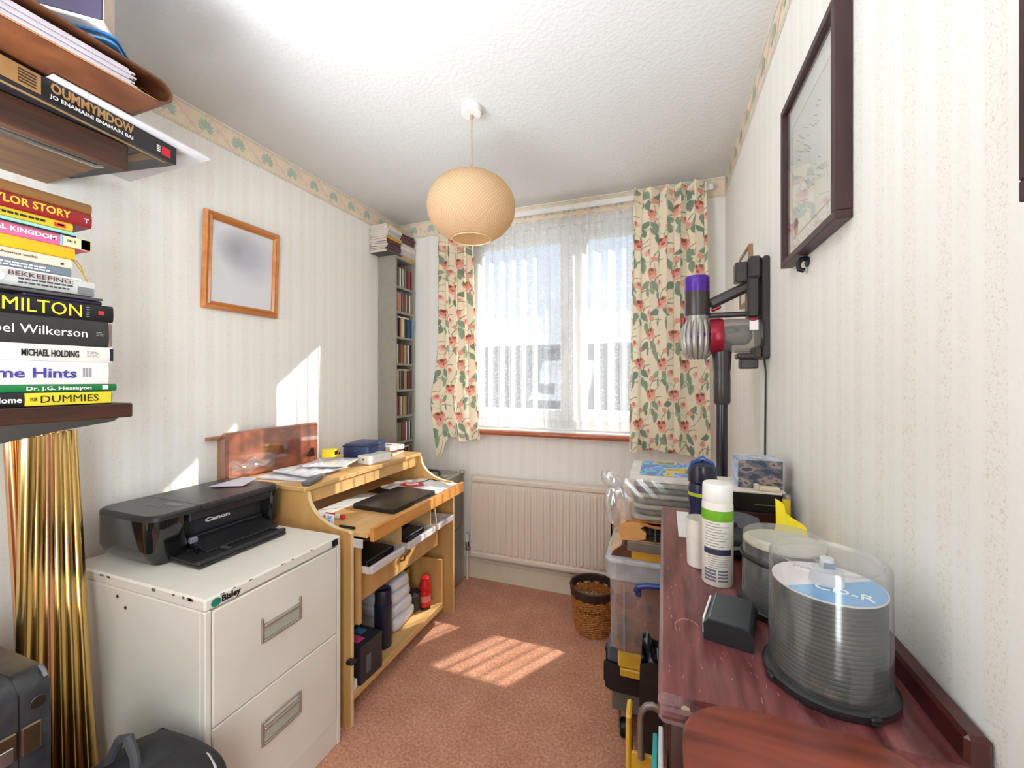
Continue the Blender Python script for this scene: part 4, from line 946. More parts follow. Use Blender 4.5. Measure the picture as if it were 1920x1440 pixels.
solo('pen', 'short black pen lying by the front corner of the worktop', 'pen', MB().cyl((-1.20, 1.292, ZT+.0055), .005, .075, 'x', 12, b=.001), BLACK)
solo('envelope', 'long white envelope lying at the back of the worktop', 'paper', MB().box(-1.44, -1.36, 1.30, 1.70, ZT, ZT+.002), PAPER)

# on the raised shelf
ZR = .8835
cb = thing('sample_board', 'burr-veneer copper-coloured board in clear film against the wall', 'board', (-1.70, 1.43, ZR))
BURR = M('copper_burr', (104, 46, 22), .3, c2=(186, 100, 58), scale=16, coat=.3, thr=(.35, .68))
build('panel', MB().box(-1.728, -1.690, 1.19, 1.672, ZR, 1.083, .008), BURR, cb)
build('film', MB().box(-1.7285, -1.6885, 1.188, 1.674, ZR+.001, 1.085, .009), CLEAR('shrink_film', (1, .97, .95), .5, .06, .05, (1, .86, .78)), cb)
def crump(u, v):
    return (-1.685-.003+.016*math.sin(PI*u)*abs(math.sin(7*u+5*v)), 1.21+.20*u, ZR+.03+.045*v+.012*math.sin(13*u+2*v))
build('loose_film', MB().grid(crump, 16, 8), CLEAR('loose_film', (1, 1, 1), .8, .08, .14), cb, fix=False)
solo('batten', 'short brown wooden batten behind the copper board', 'wood', MB().box(-1.762, -1.732, 1.15, 1.30, 1.055, 1.068, .001).box(-1.762, -1.735, 1.20, 1.25, ZR, 1.055), WOOD('batten_wood', (150, 104, 66), (176, 128, 84), 'y', 5))
FILM = CLEAR('document_film', (1, 1, 1), .5, .06, .16, (1, 1, 1))
specs = [(-1.53, 1.40, .26, .24, 8, 'lowest clear sleeve of papers on the raised desk shelf'), (-1.50, 1.44, .24, .22, -6, 'middle clear sleeve of papers on the raised desk shelf'), (-1.47, 1.53, .20, .19, 20, 'clear sleeve of papers under the tape measure')]
z = ZR
for x, y_, w_, l_, a, lab in specs:
    t = thing('plastic_sleeve', lab, 'document sleeve', (x, y_, z+.0003), R(a), 'sleeves of papers on the raised shelf')
    build('paper', MB().box(-w_/2+.006, w_/2-.006, -l_/2+.006, l_/2-.006, .0012, .006), M('bluish_paper', (232, 233, 238), .6, var=.08, scale=12), t, local=True)
    def film(u, v, w_=w_, l_=l_, y_=y_): return ((u-.5)*w_, (v-.5)*l_, .007+.006*abs(math.sin(11*u+6*v+y_*40))*math.sin(PI*u)**.4*math.sin(PI*v)**.4)
    build('film', MB().grid(film, 18, 18).box(-w_/2, w_/2, -l_/2, l_/2, 0, .001), FILM, t, local=True, fix=False); z += .0145
kn = thing('pencil_case', 'slim dark grey pencil case at the front of the raised shelf', 'case', (-1.365, 1.33, ZR+.0005), R(24))
build('body', MB().box(-.02, .02, -.085, .07, 0, .016, .005), M('slate_plastic', (94, 94, 98), .35), kn, local=True); build('tip', MB().box(-.017, .017, .07, .092, .002, .012, .003), BLACK, kn, local=True)
tm = thing('tape_measure', 'yellow and black tape measure on the clear sleeves', 'tape measure', (-1.50, 1.555, z+.012), R(20))
build('body', MB().prism(rr(-.03, .03, -.036, .036, .014), 0, .034, 'z'), M('safety_yellow', (236, 202, 30), .35), tm, local=True)
build('side_plate', MB().box(.0295, .0312, -.022, .012, .008, .026, .0006), BLACK, tm, local=True); build('hook', MB().box(.01, .03, .036, .042, .002, .012, .001), BLACK, tm, local=True)
solo('clamp', 'small dark brown clamp beside the tape measure', 'tool', MB().prism([(1.505, z+.012), (1.54, z+.012), (1.535, z+.05)], -1.60, -1.58, 'x'), M('dark_brown_plastic', (60, 34, 28), .4))
nv = thing('zip_case', 'navy blue zip case on the raised desk shelf', 'case', (-1.50, 1.80, ZR+.0005), R(12))
NAV = M('navy_fabric', (34, 44, 78), .38, c2=(52, 68, 112), scale=10, bump=.2, bscale=300)
build('body', MB().blob((0, 0, .046), (.16, .20, .092), .28, 36, 18), NAV, nv, local=True, sharp=60)
build('zip', MB().tube([(x, y_, .078) for x, y_ in rr(-.079, .079, -.099, .099, .022)]+[(.079, .077, .078)], .0028, 6), M('zip_dark', (20, 24, 40), .5), nv, local=True)
wb = thing('phone_box', 'small white product box in front of the navy zip case', 'box', (-1.385, 1.735, ZR+.0005), R(-8))
build('lid', MB().box(-.04, .04, -.075, .075, .004, .043, .002), M('white_gloss_card', (236, 232, 226), .3), wb, local=True); build('base', MB().box(-.039, .039, -.074, .074, 0, .004), M('kraft_card', (196, 172, 142), .6), wb, local=True)  # base in a plain kraft colour
build('printed_dot', MB().cyl((.0, -.0752, .025), .005, .0005, 'y', 14), BLACK, wb, local=True)
for k, (c_, h0, h1, lab, dx) in enumerate((((214, 206, 196), 0, .012, 'thin grey paperback at the bottom of the small pile on the raised shelf', 0), ((150, 96, 66), .0125, .027, 'brown-edged book in the middle of the small pile on the raised shelf', -.01), ((236, 228, 220), .0275, .050, 'white book with a blue emblem topping the pile on the raised shelf', .004))):
    t = thing('book', lab, 'book', (-1.49+dx, 1.955, ZR+.0005+h0), R(6-5*k), 'books at the window end of the raised shelf')
    build('cover', MB().prism([(-.085, 0), (.085, 0), (.085, h1-h0), (-.085, h1-h0), (-.085, h1-h0-.002), (.082, h1-h0-.002), (.082, .002), (-.085, .002)], -.06, .06, 'y'), M('small_cover%d' % k, c_, .4), t, local=True)
    build('page_block', MB().box(-.083, .081, -.057, .057, .002, h1-h0-.002), PAGES, t, local=True)
    if k == 2: build('emblem', MB().lathe([(.022, h1-h0), (.022, h1-h0+.0006)], (0.02, 0, 0), 20), INK['blue'], t, local=True)

# in the desk foot
ZS = .1055
fl = thing('flask', 'tall navy cylinder flask standing in the desk base', 'flask', (-1.19, 1.548, ZS))
build('body', MB().lathe([(.036, 0), (.038, .003), (.038, .19)], (-1.19, 1.548, ZS), 28), M('navy_metal', (30, 32, 52), .4), fl); build('cap', MB().lathe([(.036, .192), (.0365, .25), (.034, .256)], (-1.19, 1.548, ZS), 28), M('navy_cap', (28, 30, 46), .45), fl)
db = thing('carton', 'black printed carton beside the flask in the desk base', 'box', (-1.17, 1.375, ZS), R(-3))
build('box', MB().box(-.07, .06, -.062, .062, 0, .15, .001), M('black_carton', (38, 39, 44), .4), db, local=True)
build('top_print', MB().box(-.05, .03, -.045, -.005, .1502, .1508), M('magenta_ink', (206, 70, 130), .4), db, local=True); build('top_print', MB().box(-.05, .0, .005, .04, .1502, .1508), M('cyan_ink', (70, 110, 170), .4), db, local=True)
build('side_print', MB().box(.0602, .0608, -.03, -.005, .03, .10), M('grey_ink', (92, 94, 100), .5), db, local=True)
solo('carton', 'small white carton at the near end of the desk base', 'box', MB().box(-1.24, -1.12, 1.262, 1.300, ZS, ZS+.036, .001), PAPER)
z = ZS
for k in range(4):
    lab = ['bottom padded white envelope in the desk base', 'second padded white envelope from the bottom in the desk base', 'third padded white envelope from the bottom in the desk base', 'topmost padded white envelope in the desk base'][k]
    a = (6, -4, 3, -2)[k]; w_ = .29-.012*k; l_ = .215-.012*k
    t = thing('padded_envelope', lab, 'envelope', (-1.33, 1.715-.005*k, z+.0005), R(a), 'padded envelopes in the desk base'); th = .029
    build('pouch', MB().blob((0, 0, th), (w_, l_, th*2), .35, 30, 12, .05, k), M('white_poly', (226, 226, 232), .4, var=.05), t, local=True, sharp=70); z += th*2+.001
solo('envelope', 'yellow envelope standing behind the red bottle in the desk base', 'envelope', MB().prism([(1.80, ZS), (1.92, ZS), (1.925, ZS+.17), (1.80, ZS+.15)], -1.31, -1.304, 'x'), M('yellow_envelope', (206, 184, 40), .6))
solo('pouch', 'dark brown pouch between the envelopes and red bottle', 'pouch', MB().blob((-1.24, 1.842, ZS+.05), (.12, .08, .1), .5, noise=.05), M('dark_leather', (48, 36, 34), .5))
rb = thing('bottle', 'red plastic bottle standing at the far end of the desk base', 'bottle', (-1.178, 1.878, ZS))
RED = M('bright_red', (206, 28, 34), .3)
build('body', MB().lathe([(.026, .012), (.029, .016), (.028, .085), (.025, .098)], (-1.178, 1.878, ZS), 24), RED, rb)
build('cap', MB().lathe([(.025, .098), (.029, .102), (.030, .126), (.025, .137), (.023, .160), (.017, .164)], (-1.178, 1.878, ZS), 24), RED, rb)
build('foot', MB().cyl((-1.178, 1.878, ZS), .028, .012, 'z', 24), BLACK, rb); build('label', MB().lathe([(.0304, .04), (.0296, .072)], (-1.178, 1.878, ZS), 24, cap=False), M('label_pink', (226, 120, 120), .4), rb)
build('lever', MB().blob((-1.085, 1.2265, .262), (.034, .030, .014), .6), BLACK, dk)

# ------------------------------------------------------------------ disc tower
GT = M('grey_laminate', (150, 144, 132), .45, var=.05)
tw = thing('disc_tower', 'tall narrow grey disc tower in the corner beside the curtain', 'shelving', (-1.69, 2.35, 0))
TX0, TX1, TY0, TY1, TZ = XL+.003, -1.626, 2.243, 2.452, 2.112
build('side_panel', MB().box(TX0, TX1, TY0, TY0+.015, 0, TZ, .001), GT, tw); build('side_panel', MB().box(TX0, TX1, TY1-.015, TY1, 0, TZ, .001), GT, tw)
build('back_panel', MB().box(TX0, TX0+.004, TY0+.015, TY1-.015, 0, TZ), GT, tw)
zs = [1.918, 1.754, 1.5855, 1.412, 1.238, 1.066, .895, .724, .553, .382, .211, .06]
build('top_panel', MB().box(TX0+.004, TX1-.001, TY0+.015, TY1-.015, TZ-.016, TZ), GT, tw)
for z in zs: build('shelf', MB().box(TX0+.004, TX1-.004, TY0+.015, TY1-.015, z-.014, z), GT, tw)
CC = dict(cream=(206, 190, 160), black=(40, 38, 40), red=(170, 40, 48), grey=(120, 118, 114), white=(216, 212, 206), brown=(110, 78, 60), blue=(52, 80, 118), tan=(190, 150, 110), maroon=(92, 30, 40), green=(110, 116, 70), orange=(196, 130, 90))
rows = [['white', 'black', 'grey', 'white', 'black', 'cream', 'grey', 'grey', 'black', 'black', 'red', 'red', 'maroon'], ['brown', 'red', 'tan', 'orange', 'black', 'grey', 'black', 'brown', 'orange', 'black', 'blue', 'white', 'grey'],
        ['black', 'brown', 'black', 'orange', 'cream', 'white', 'green', 'black', 'black', 'blue', 'blue', 'blue'], ['cream', 'cream', 'black', 'maroon', 'orange', 'brown', 'tan', 'tan', 'grey', 'white', 'black', 'black'],
        ['tan', 'cream', 'black', 'grey', 'black', 'black', 'maroon', 'orange', 'tan', 'black', 'maroon', 'maroon', 'black'], ['brown', 'red', 'black', 'grey', 'cream', 'brown', 'tan', 'green', 'cream', 'black', 'grey', 'brown', 'black'],
        ['black', 'grey', 'green', 'green', 'black', 'red', 'red', 'maroon', 'white', 'black', 'grey', 'white', 'black'], ['red', 'brown', 'black', 'tan', 'red', 'black', 'maroon', 'brown', 'black', 'red', 'grey', 'black']]
proto = MB().box(-.142+.012, 0, -.0052, .0052, 0, .125, .0008); CM = {}
for ri, row in enumerate(rows):
    y_ = TY0+.0165; n = len(row); pit = (TY1-TY0-.033)/n; rnd = random.Random(ri)
    for ci, c_ in enumerate(row):
        key = c_
        if key not in CM:
            me0 = build('disc_case', proto, [M('spine_'+c_, CC[c_], .3, var=.06)]); CM[key] = me0; ob = me0
        else: ob = CM[key].copy(); COL.objects.link(ob)
        ob.location = (TX1-.006-rnd.uniform(0, .006), y_+pit*(ci+.5), zs[ri]+.0003)
        tag(ob, '%s-spined disc case, %s from the left on the %s shelf of the tower' % (c_, ORD[ci+1], ['top', 'second', 'third', 'fourth', 'fifth', 'sixth', 'seventh', 'eighth'][ri]), 'disc case', 'disc cases in the grey tower')
for ri, c_ in ((1, 'blue'), (2, 'white'), (4, 'cream'), (7, 'white')):
    z = zs[ri]+.126
    solo('disc_case', '%s disc case lying flat over the row on the %s shelf of the tower' % (c_, ['top', 'second', 'third', 'fourth', 'fifth', 'sixth', 'seventh', 'eighth'][ri]), 'disc case', MB().box(TX1-.135, TX1-.005, TY0+.03, TY0+.155, z, z+.009, .001), M('spine_'+c_, CC[c_], .3), 'disc cases in the grey tower')
solo('disc_wallet', 'pale blue disc box standing forward on the third shelf of the tower', 'disc case', MB().box(TX1-.12, TX1+.006, TY1-.0165-.001, TY1-.0155, zs[2]+.0005, zs[2]+.128), M('spine_pale_blue', (136, 160, 190), .3))
# magazines on the tower
mc = [('dark grey', (70, 64, 66)), ('white', (214, 206, 200)), ('black', (40, 36, 44)), ('cream', (220, 206, 178)), ('gold', (196, 154, 40)), ('rust', (120, 66, 54)), ('pale grey', (196, 190, 190)), ('navy', (36, 40, 62)), ('pale lilac', (196, 188, 204)), ('silver', (182, 178, 178)), ('plum', (110, 50, 70)), ('off-white', (224, 216, 206)), ('burgundy', (120, 26, 50))]
rnd = random.Random(12)
for pile, (yc, xc, a0, n, z) in enumerate(((2.235, -1.697, 2, 12, TZ+.0005), (2.392, -1.697, -3, 11, TZ+.0005))):
    for k in range(n):
        nm, c_ = mc[(k*5+pile*4) % len(mc)]; th = rnd.choice([.012, .015, .010, .017]); a = a0+rnd.uniform(-5, 5)
        L2 = .075
        if pile == 1 and z > 2.30: break
        if pile == 0 and z > 2.278: break
        t = thing('magazine', '%s magazine, %s from the bottom of the %s pile on the grey tower' % (nm, ORD[k+1], ['near', 'window-side'][pile]), 'magazine', (xc+rnd.uniform(-.006, .006), yc, z), R(a), 'magazines on top of the grey tower')
        build('cover', MB().prism([(-.064, 0), (.064, 0), (.0655, th/2), (.064, th), (-.064, th), (-.064, th-.001), (.0625, th-.001), (.0625, .001), (-.064, .001)], -L2, L2, 'y'), M('mag_'+nm.replace(' ', '_'), c_, .35), t, local=True)
        build('page_block', MB().box(-.063, .062, -L2+.001, L2-.001, .001, th-.001), M('magazine_pages', (206, 196, 186), .7, var=.12, scale=300, stretch=(.03, .03, 3)), t, local=True); z += th+.0004

# ------------------------------------------------------------------ silver case behind the desk
AL = M('brushed_aluminium', (158, 156, 150), .38, metal=.55, var=.06, scale=8); AL2 = M('aluminium_edge', (200, 198, 192), .3, metal=.8, var=.04)
sv = thing('tool_case', 'silver aluminium case standing between the desk and the radiator', 'case', (-1.4, 2.3, 0))
SX0, SX1, SY0, SY1, SZ = -1.60, -1.222, 2.09, 2.40, .705
build('lower_shell', MB().box(SX0, SX1, SY0, SY1, .004, .352, .006), AL, sv); build('upper_shell', MB().box(SX0, SX1, SY0, SY1, .356, SZ, .006), AL, sv)
mb = MB()
for yy_ in (SY0, SY1):
    mb.box(SX1-.014, SX1+.002, yy_-.008, yy_+.008, .004, SZ, .003)
mb.box(SX1-.014, SX1+.002, SY0, SY1, SZ-.012, SZ+.003, .004).box(SX0, SX1, SY0-.002, SY0+.012, SZ-.012, SZ+.003, .004).box(SX0, SX1, SY1-.012, SY1+.002, SZ-.012, SZ+.003, .004)
build('edge_trim', mb, AL2, sv)
for yy_ in (SY0+.002, SY1-.002): build('corner_cap', MB().blob((SX1-.004, yy_, SZ-.004), (.034, .034, .034), .7, 16, 10), CHROME, sv)
build('handle', MB().tube([(-1.46, 2.27, SZ), (-1.46, 2.27, SZ+.02), (-1.44, 2.27, SZ+.026), (-1.34, 2.27, SZ+.026), (-1.32, 2.27, SZ+.02), (-1.32, 2.27, SZ)], .008, 10), M('dark_handle', (70, 70, 72), .4, metal=.4), sv)
build('latch', MB().box(SX1, SX1+.006, 2.13, 2.17, .33, .39, .002), CHROME, sv)
build('lock_stud', MB().cyl((SX1, 2.15, .30), .008, .006, 'x', 12), WHITE, sv)
# ------------------------------------------------------------------ pictures on the right wall
WEN = WOOD('wenge_frame', (44, 24, 24), (66, 38, 36), 'z', 8, .4)
def wallframe(label, ya, yb, z0, z1, bw, prints):
    t = thing('picture_frame', label, 'picture', (XR, (ya+yb)/2, z0)); xf = XR-.0285; xb = XR-.001
    mb = MB()
    for a, b, c, d in ((ya, yb, z0, z0+bw), (ya, yb, z1-bw, z1), (ya, ya+bw, z0+bw, z1-bw), (yb-bw, yb, z0+bw, z1-bw)): mb.box(xf, xb, a, b, c, d, .0012)
    build('moulding', mb, WEN, t)
    build('mount', MB().box(xb-.010, xb-.002, ya+bw, yb-bw, z0+bw, z1-bw), M('pale_mount', (236, 237, 232), .7, var=.03), t)
    prints(t, xb-.0102)
    build('glass', MB().box(xf+.007, xf+.009, ya+bw, yb-bw, z0+bw, z1-bw), CLEAR('picture_glass', (1, 1, 1), .05, .02), t)
    return t
def sketch(t, x):
    build('print', MB().box(x-.0006, x, .935, 1.195, 1.655, 1.925), M('faint_sketch_print', (222, 226, 220), .7, c2=(240, 241, 236), scale=9, stretch=(1, 2, 1)), t)
    mb = MB()
    for a, b, c, d in ((.932, 1.198, 1.652, 1.655), (.932, 1.198, 1.925, 1.928), (.932, .935, 1.655, 1.925), (1.195, 1.198, 1.655, 1.925)): mb.box(x-.001, x, a, b, c, d)
    build('ruled_border', mb, M('pink_rule', (206, 188, 182), .7), t)
    r = random.Random(5); mb = MB()
    for k in range(46):
        y_ = r.uniform(.98, 1.14); z = r.choice([r.uniform(1.70, 1.76), r.uniform(1.80, 1.88)]); l = r.uniform(.006, .03)
        mb.tube([(x-.0009, y_, z), (x-.0009, y_+l, z+l*.6)], .0007, 4)
    build('pencil_lines', mb, M('pencil_grey', (160, 164, 158), .8), t)
    build('red_figure', MB().blob((x-.0012, 1.165, 1.675), (.001, .03, .04), .8, 12, 8), M('faded_red', (176, 120, 116), .7), t)
wallframe('dark wenge square picture frame with a pale sketch, above the disc spindles', .88, 1.235, 1.592, 1.992, .016, sketch)
wallframe('dark frame cut off by the photo edge, nearest the camera on the wall', .12, .477, 1.459, 1.90, .018, lambda t, x: None)
hk = thing('wall_hook', 'small black hook under the square dark picture frame', 'hook', (XR, 1.12, 1.57))
build('hook', MB().tube([(XR-.002, 1.12, 1.586), (XR-.014, 1.12, 1.584), (XR-.020, 1.12, 1.574), (XR-.018, 1.12, 1.562), (XR-.008, 1.12, 1.558)], .0055, 10).cyl((XR-.004, 1.12, 1.578), .012, .004, 'x', 14), BLACK, hk)
sf = thing('picture_frame', 'small thin gilt-wood frame seen edge-on behind the vacuum cleaner', 'picture', (XR, 1.84, 1.62))
mb = MB()
for a, b, c, d in ((1.742, 1.95, 1.60, 1.612), (1.742, 1.95, 1.80, 1.812), (1.742, 1.754, 1.612, 1.80), (1.938, 1.95, 1.612, 1.80)): mb.box(XR-.014, XR-.001, a, b, c, d, .001)
build('moulding', mb, WOOD('gilt_wood', (140, 104, 62), (178, 138, 92), 'z', 6), sf); build('print', MB().box(XR-.008, XR-.004, 1.754, 1.938, 1.612, 1.80), M('pale_blue_print', (206, 212, 216), .5), sf)

# ------------------------------------------------------------------ cordless vacuum on its wall dock (all in the plane y = 1.52)
VY = 1.52
VG = M('vacuum_dark_grey', (58, 50, 50), .32, var=.06); VS = M('vacuum_silver_grey', (150, 144, 136), .3, metal=.4, var=.06); VP = M('vacuum_purple', (84, 44, 150), .25, metal=.35); VR = M('vacuum_crimson', (150, 24, 48), .28, metal=.4)
dockt = thing('vacuum_dock', 'dark plastic wall dock holding the cordless vacuum cleaner', 'dock', (XR, VY, 1.37))
build('back_plate', MB().box(XR-.020, XR-.0005, VY-.045, VY+.045, 1.372, 1.695, .005), VG, dockt)
build('cradle', MB().box(XR-.058, XR-.020, VY-.036, VY+.036, 1.628, 1.700, .008).box(.218, XR-.058, VY-.022, VY+.022, 1.622, 1.686, .003), VG, dockt)
build('shelf_bracket', MB().box(XR-.042, XR-.020, VY-.035, VY+.035, 1.375, 1.412, .004), VG, dockt)
vc = thing('vacuum_cleaner', 'cordless stick vacuum with purple filter hanging beside the right curtain', 'vacuum cleaner', (.18, VY, .30))
build('motor_body', MB().lathe([(.0375, 1.520), (.039, 1.525), (.039, 1.600)], (.106, VY, 0), 36), VG, vc)
build('filter_cap', MB().lathe([(.0395, 1.600), (.0395, 1.622), (.038, 1.622), (.038, 1.626), (.0395, 1.626), (.0395, 1.648), (.036, 1.653), (.0, 1.653)], (.106, VY, 0), 36), VP, vc)
cy = build('cyclone_hub', MB().lathe([(.030, 1.384), (.036, 1.40), (.038, 1.45), (.037, 1.49), (.039, 1.52)], (.106, VY, 0), 32), VS, vc)
for k in range(14):
    a = 2*PI*k/14; ca, sa = math.cos(a), math.sin(a)
    build('cyclone', MB().tube([(.106+ca*.034, VY+sa*.034, 1.505), (.106+ca*.042, VY+sa*.042, 1.47), (.106+ca*.042, VY+sa*.042, 1.435), (.106+ca*.036, VY+sa*.036, 1.395), (.106+ca*.026, VY+sa*.026, 1.378)], [.006, .0085, .0095, .008, .005], 8), VS, cy)
build('cyclone_band', MB().lathe([(.0435, 1.445), (.0465, 1.450), (.0465, 1.458), (.0435, 1.463)], (.106, VY, 0), 32, cap=False), VP, vc)
build('release_catch', MB().box(.055, .069, VY-.012, VY+.012, 1.497, 1.518, .003), VR, vc)
build('bin_collar', MB().lathe([(.056, .143), (.058, .150), (.060, .170), (.058, .182)], (0, VY, 1.450), 36, 'x'), VR, vc)
bn = build('dust_bin', MB().lathe([(.055, .182), (.0555, .278), (.052, .288)], (0, VY, 1.450), 36, 'x', cap=True), CLEAR('smoked_bin', (.80, .78, .76), .3, .05, .22, (.55, .52, .5)), vc)
build('shroud', MB().lathe([(.020, .184), (.032, .19), (.034, .245), (.024, .262), (.012, .268)], (0, VY, 1.452), 24, 'x'), M('shroud_grey', (118, 112, 106), .5), vc)
build('bin_label', MB().box(.252, .276, VY-.0575, VY-.0555, 1.462, 1.492), WHITE, vc); build('bin_button', MB().blob((.262, VY-.057, 1.495), (.022, .006, .010), .8, 12, 8), VR, vc)
build('bin_base', MB().lathe([(.056, .284), (.058, .288), (.056, .294)], (0, VY, 1.450), 36, 'x'), VG, vc)
def bar(mb, a, b, w_, h_):
    a, b = Vector(a), Vector(b); d = (b-a); L_ = d.length; X = Matrix.Translation(a) @ d.to_track_quat('X', 'Z').to_matrix().to_4x4()
    return mb.box(0, L_, -w_/2, w_/2, -h_/2, h_/2, min(w_, h_)*.3, X)
build('handle', bar(MB(), (.142, VY, 1.556), (.262, VY, 1.612), .030, .034), VG, vc)
build('trigger', bar(MB(), (.150, VY, 1.537), (.178, VY, 1.549), .012, .012), VR, vc)
build('battery', MB().box(.252, .288, VY-.026, VY+.026, 1.505, 1.640, .007), VG, vc)
build('top_spine', bar(MB(), (.140, VY, 1.520), (.285, VY, 1.520), .028, .016), VG, vc)
build('inlet', MB().tube([(.178, VY, 1.425), (.180, VY, 1.405), (.181, VY, 1.37), (.181, VY, 1.335)], [.031, .031, .028, .026], 20), VG, vc)
build('wand_collar', MB().lathe([(.025, 1.335), (.026, 1.30), (.026, 1.235), (.022, 1.225)], (.181, VY, 0), 24), VG, vc)
build('wand', MB().lathe([(.0175, 1.228), (.0175, .30)], (.181, VY, 0), 24), M('wand_grey', (72, 66, 72), .22, metal=.7, var=.05), vc)
build('spare_nozzle', MB().box(.232, .283, VY-.024, VY+.024, 1.342, 1.374, .004).box(.222, .29, VY-.028, VY+.028, 1.374, 1.392, .004), VG, dockt)
solo('power_cable', 'thin black cable hanging from the vacuum dock down the right wall', 'cable', MB().tube([(XR-.008, VY, 1.374), (XR-.006, VY-.01, 1.33), (XR-.005, VY, 1.2), (XR-.005, VY+.006, 1.05), (XR-.005, VY, .9), (XR-.006, VY, .3)], .0028, 8), BLACK)

# ------------------------------------------------------------------ mahogany chest and what stands on it
MAH = WOOD('worn_mahogany', (66, 24, 26), (132, 74, 74), 'y', 14, .28, coat=.15, bump=.25)
MAHD = WOOD('dark_mahogany', (48, 14, 14), (74, 26, 24), 'z', 5, .3, coat=.2)
ZD = .92
chest = thing('chest', 'worn mahogany chest along the right wall, cluttered with spindles and bottles', 'chest', (.15, .9, 0))
prof = [(-.006, .888), (.0, .882), (.29, .882), (.29, ZD), (-.001, ZD), (-.006, ZD-.004), (-.007, .908), (-.003, .902), (-.004, .894)]
build('top', MB().prism(prof, .547, 1.335, 'y'), MAH, chest)
build('body', MB().box(.008, .288, .562, .577, .0, .882, .001).box(.008, .288, 1.315, 1.33, 0, .882, .001).box(.27, .288, .577, 1.315, .05, .882).box(.012, .27, .577, 1.315, .05, .07), MAHD, chest)
for k in range(3):
    z0 = .08+.268*k; d = build('drawer', MB().box(.004, .022, .582, 1.31, z0, z0+.255, .003), MAHD, chest)
    for y_ in (.76, 1.13): build('knob', MB().blob((-.002, y_, z0+.13), (.016, .022, .022), .9, 14, 10), M('knob_brass', (150, 116, 60), .3, metal=.9), d)
build('back_rail', MB().box(.287, .3095, .55, 1.335, .86, .948, .004), MAHD, chest)
build('paint_chip', MB().blob((.025, .5475, .905), (.011, .0024, .009), .8, 14, 8, .12), M('chipped_cream', (196, 176, 140), .7), chest)
build('edge_moulding', MB().tube([(-.001, .549, .896), (.288, .549, .896)], .0085, 10), MAH, chest)
r = random.Random(9); mb = MB()
for k in range(70):
    x, y_ = r.uniform(.005, .19), r.uniform(.56, 1.0); l = r.uniform(.002, .012); a = r.uniform(1.2, 1.9)
    mb.tube([(x, y_, ZD), (x+l*math.cos(a), y_+l*math.sin(a), ZD)], .0003, 4)
mb.tube([(.035+.018*math.cos(a), .70+.025*math.sin(a), ZD) for a in np.linspace(.4, 3.6, 14)], .0004, 4)
build('scratch', mb, M('scratch_pale', (190, 140, 122), .6), chest)

# rounded seat in front of it
RST = WOOD('red_mahogany_seat', (72, 24, 18), (136, 62, 44), 'x', 11, .3, coat=.3)
st = thing('stool', 'red mahogany stool with a rounded top in front of the chest', 'stool', (.13, .40, 0))
ol = rr(.0185, .245, .27, .527, .062, 9)
mb = MB(); loft(mb, [([(x+(.004 if x < .13 else -.004), y_+(.004 if y_ < .4 else -.004)) for x, y_ in ol], .918), (ol, .922), (ol, .936), ([(x+(.003 if x < .13 else -.003), y_+(.003 if y_ < .4 else -.003)) for x, y_ in ol], .940)])
build('seat', mb, RST, st)
for x in (.05, .215):
    for y_ in (.31, .49): build('leg', MB().lathe([(.012, 0), (.016, .1), (.013, .4), (.018, .7), (.014, .9), (.016, .918)], (x, y_, 0), 16), MAHD, st)
build('stretcher', MB().tube([(.05, .31, .3), (.05, .49, .3)], .008, 8).tube([(.215, .31, .3), (.215, .49, .3)], .008, 8), MAHD, st)

def spindle(name, label, x, y_, r, hs, hc, ztop, big):
    t = thing('disc_spindle', label, 'disc spindle', (x, y_, ZD+.0005), group=None)
    c = (x, y_, ZD+.0005)
    build('base', MB().lathe([(r+.004, 0), (r+.006, .003), (r+.006, .010), (r+.001, .013), (r-.002, .013)], c, 56), M('black_tray', (34, 34, 36), .3, var=.1), t)
    for k in range(4): a = R(20+90*k); build('base_lug', MB().box(-.006, .006, r+.002, r+.010, .002, .011, .002, Matrix.Translation(c) @ Matrix.Rotation(a, 4, 'Z')), M('black_tray', (34, 34, 36), .3), t)
    mb = MB(); n = int(hs/.0055)
    prof = []
    for k in range(n):
        z = .014+hs*k/n; prof += [(.0602*r/.066, z), (.0604*r/.066, z+.0006), (.0604*r/.066, z+hs/n-.001), (.0600*r/.066, z+hs/n-.0003)]
    ds = build('disc_stack', MB().lathe(prof, c, 56), M('disc_edge_grey', (72, 76, 70), .4, metal=.2, c2=(54, 58, 55), scale=3, stretch=(.2, .2, 6)), t)
    return t, c, ds
t, c, ds = spindle('s', 'large clear tub of blank discs, nearest on the chest', .198, .640, .0655, .112, .1, 1.08, True)
zt = c[2]+.014+.112
build('clear_cover', MB().lathe([(.0648, .013), (.0635, .157), (.0615, .161), (.057, .161), (.054, .157), (.014, .157), (.011, .150), (.0, .150)], c, 64, cap=False), CLEAR('clear_polycarbonate', (.985, .99, .99), .25, .14, .05), t)
PD = M('printed_disc', (214, 206, 206), .3, var=.05)
build('top_disc', MB().lathe([(.0600, -.0006), (.0602, .0012), (.018, .0012)], (c[0], c[1], zt), 56), PD, t)
mb = MB(); pts = []
for a in np.linspace(R(-150), R(20), 26): pts.append((c[0]+.0590*math.cos(a), c[1]+.0590*math.sin(a)))
mb.prism(pts, zt+.0014, zt+.0020, 'z'); build('disc_print', mb, M('print_blue', (84, 148, 200), .3, c2=(140, 186, 222), scale=12), t)
text('CD-R', .058, .016, (c[0]+.006, c[1]-.034, zt+.0024), ((.94, -.34, 0), (.34, .94, 0)), INK['white'], t)
text('Memory', .034, .006, (c[0]-.012, c[1]+.032, zt+.0016), ((.94, -.34, 0), (.34, .94, 0)), INK['grey'], t)
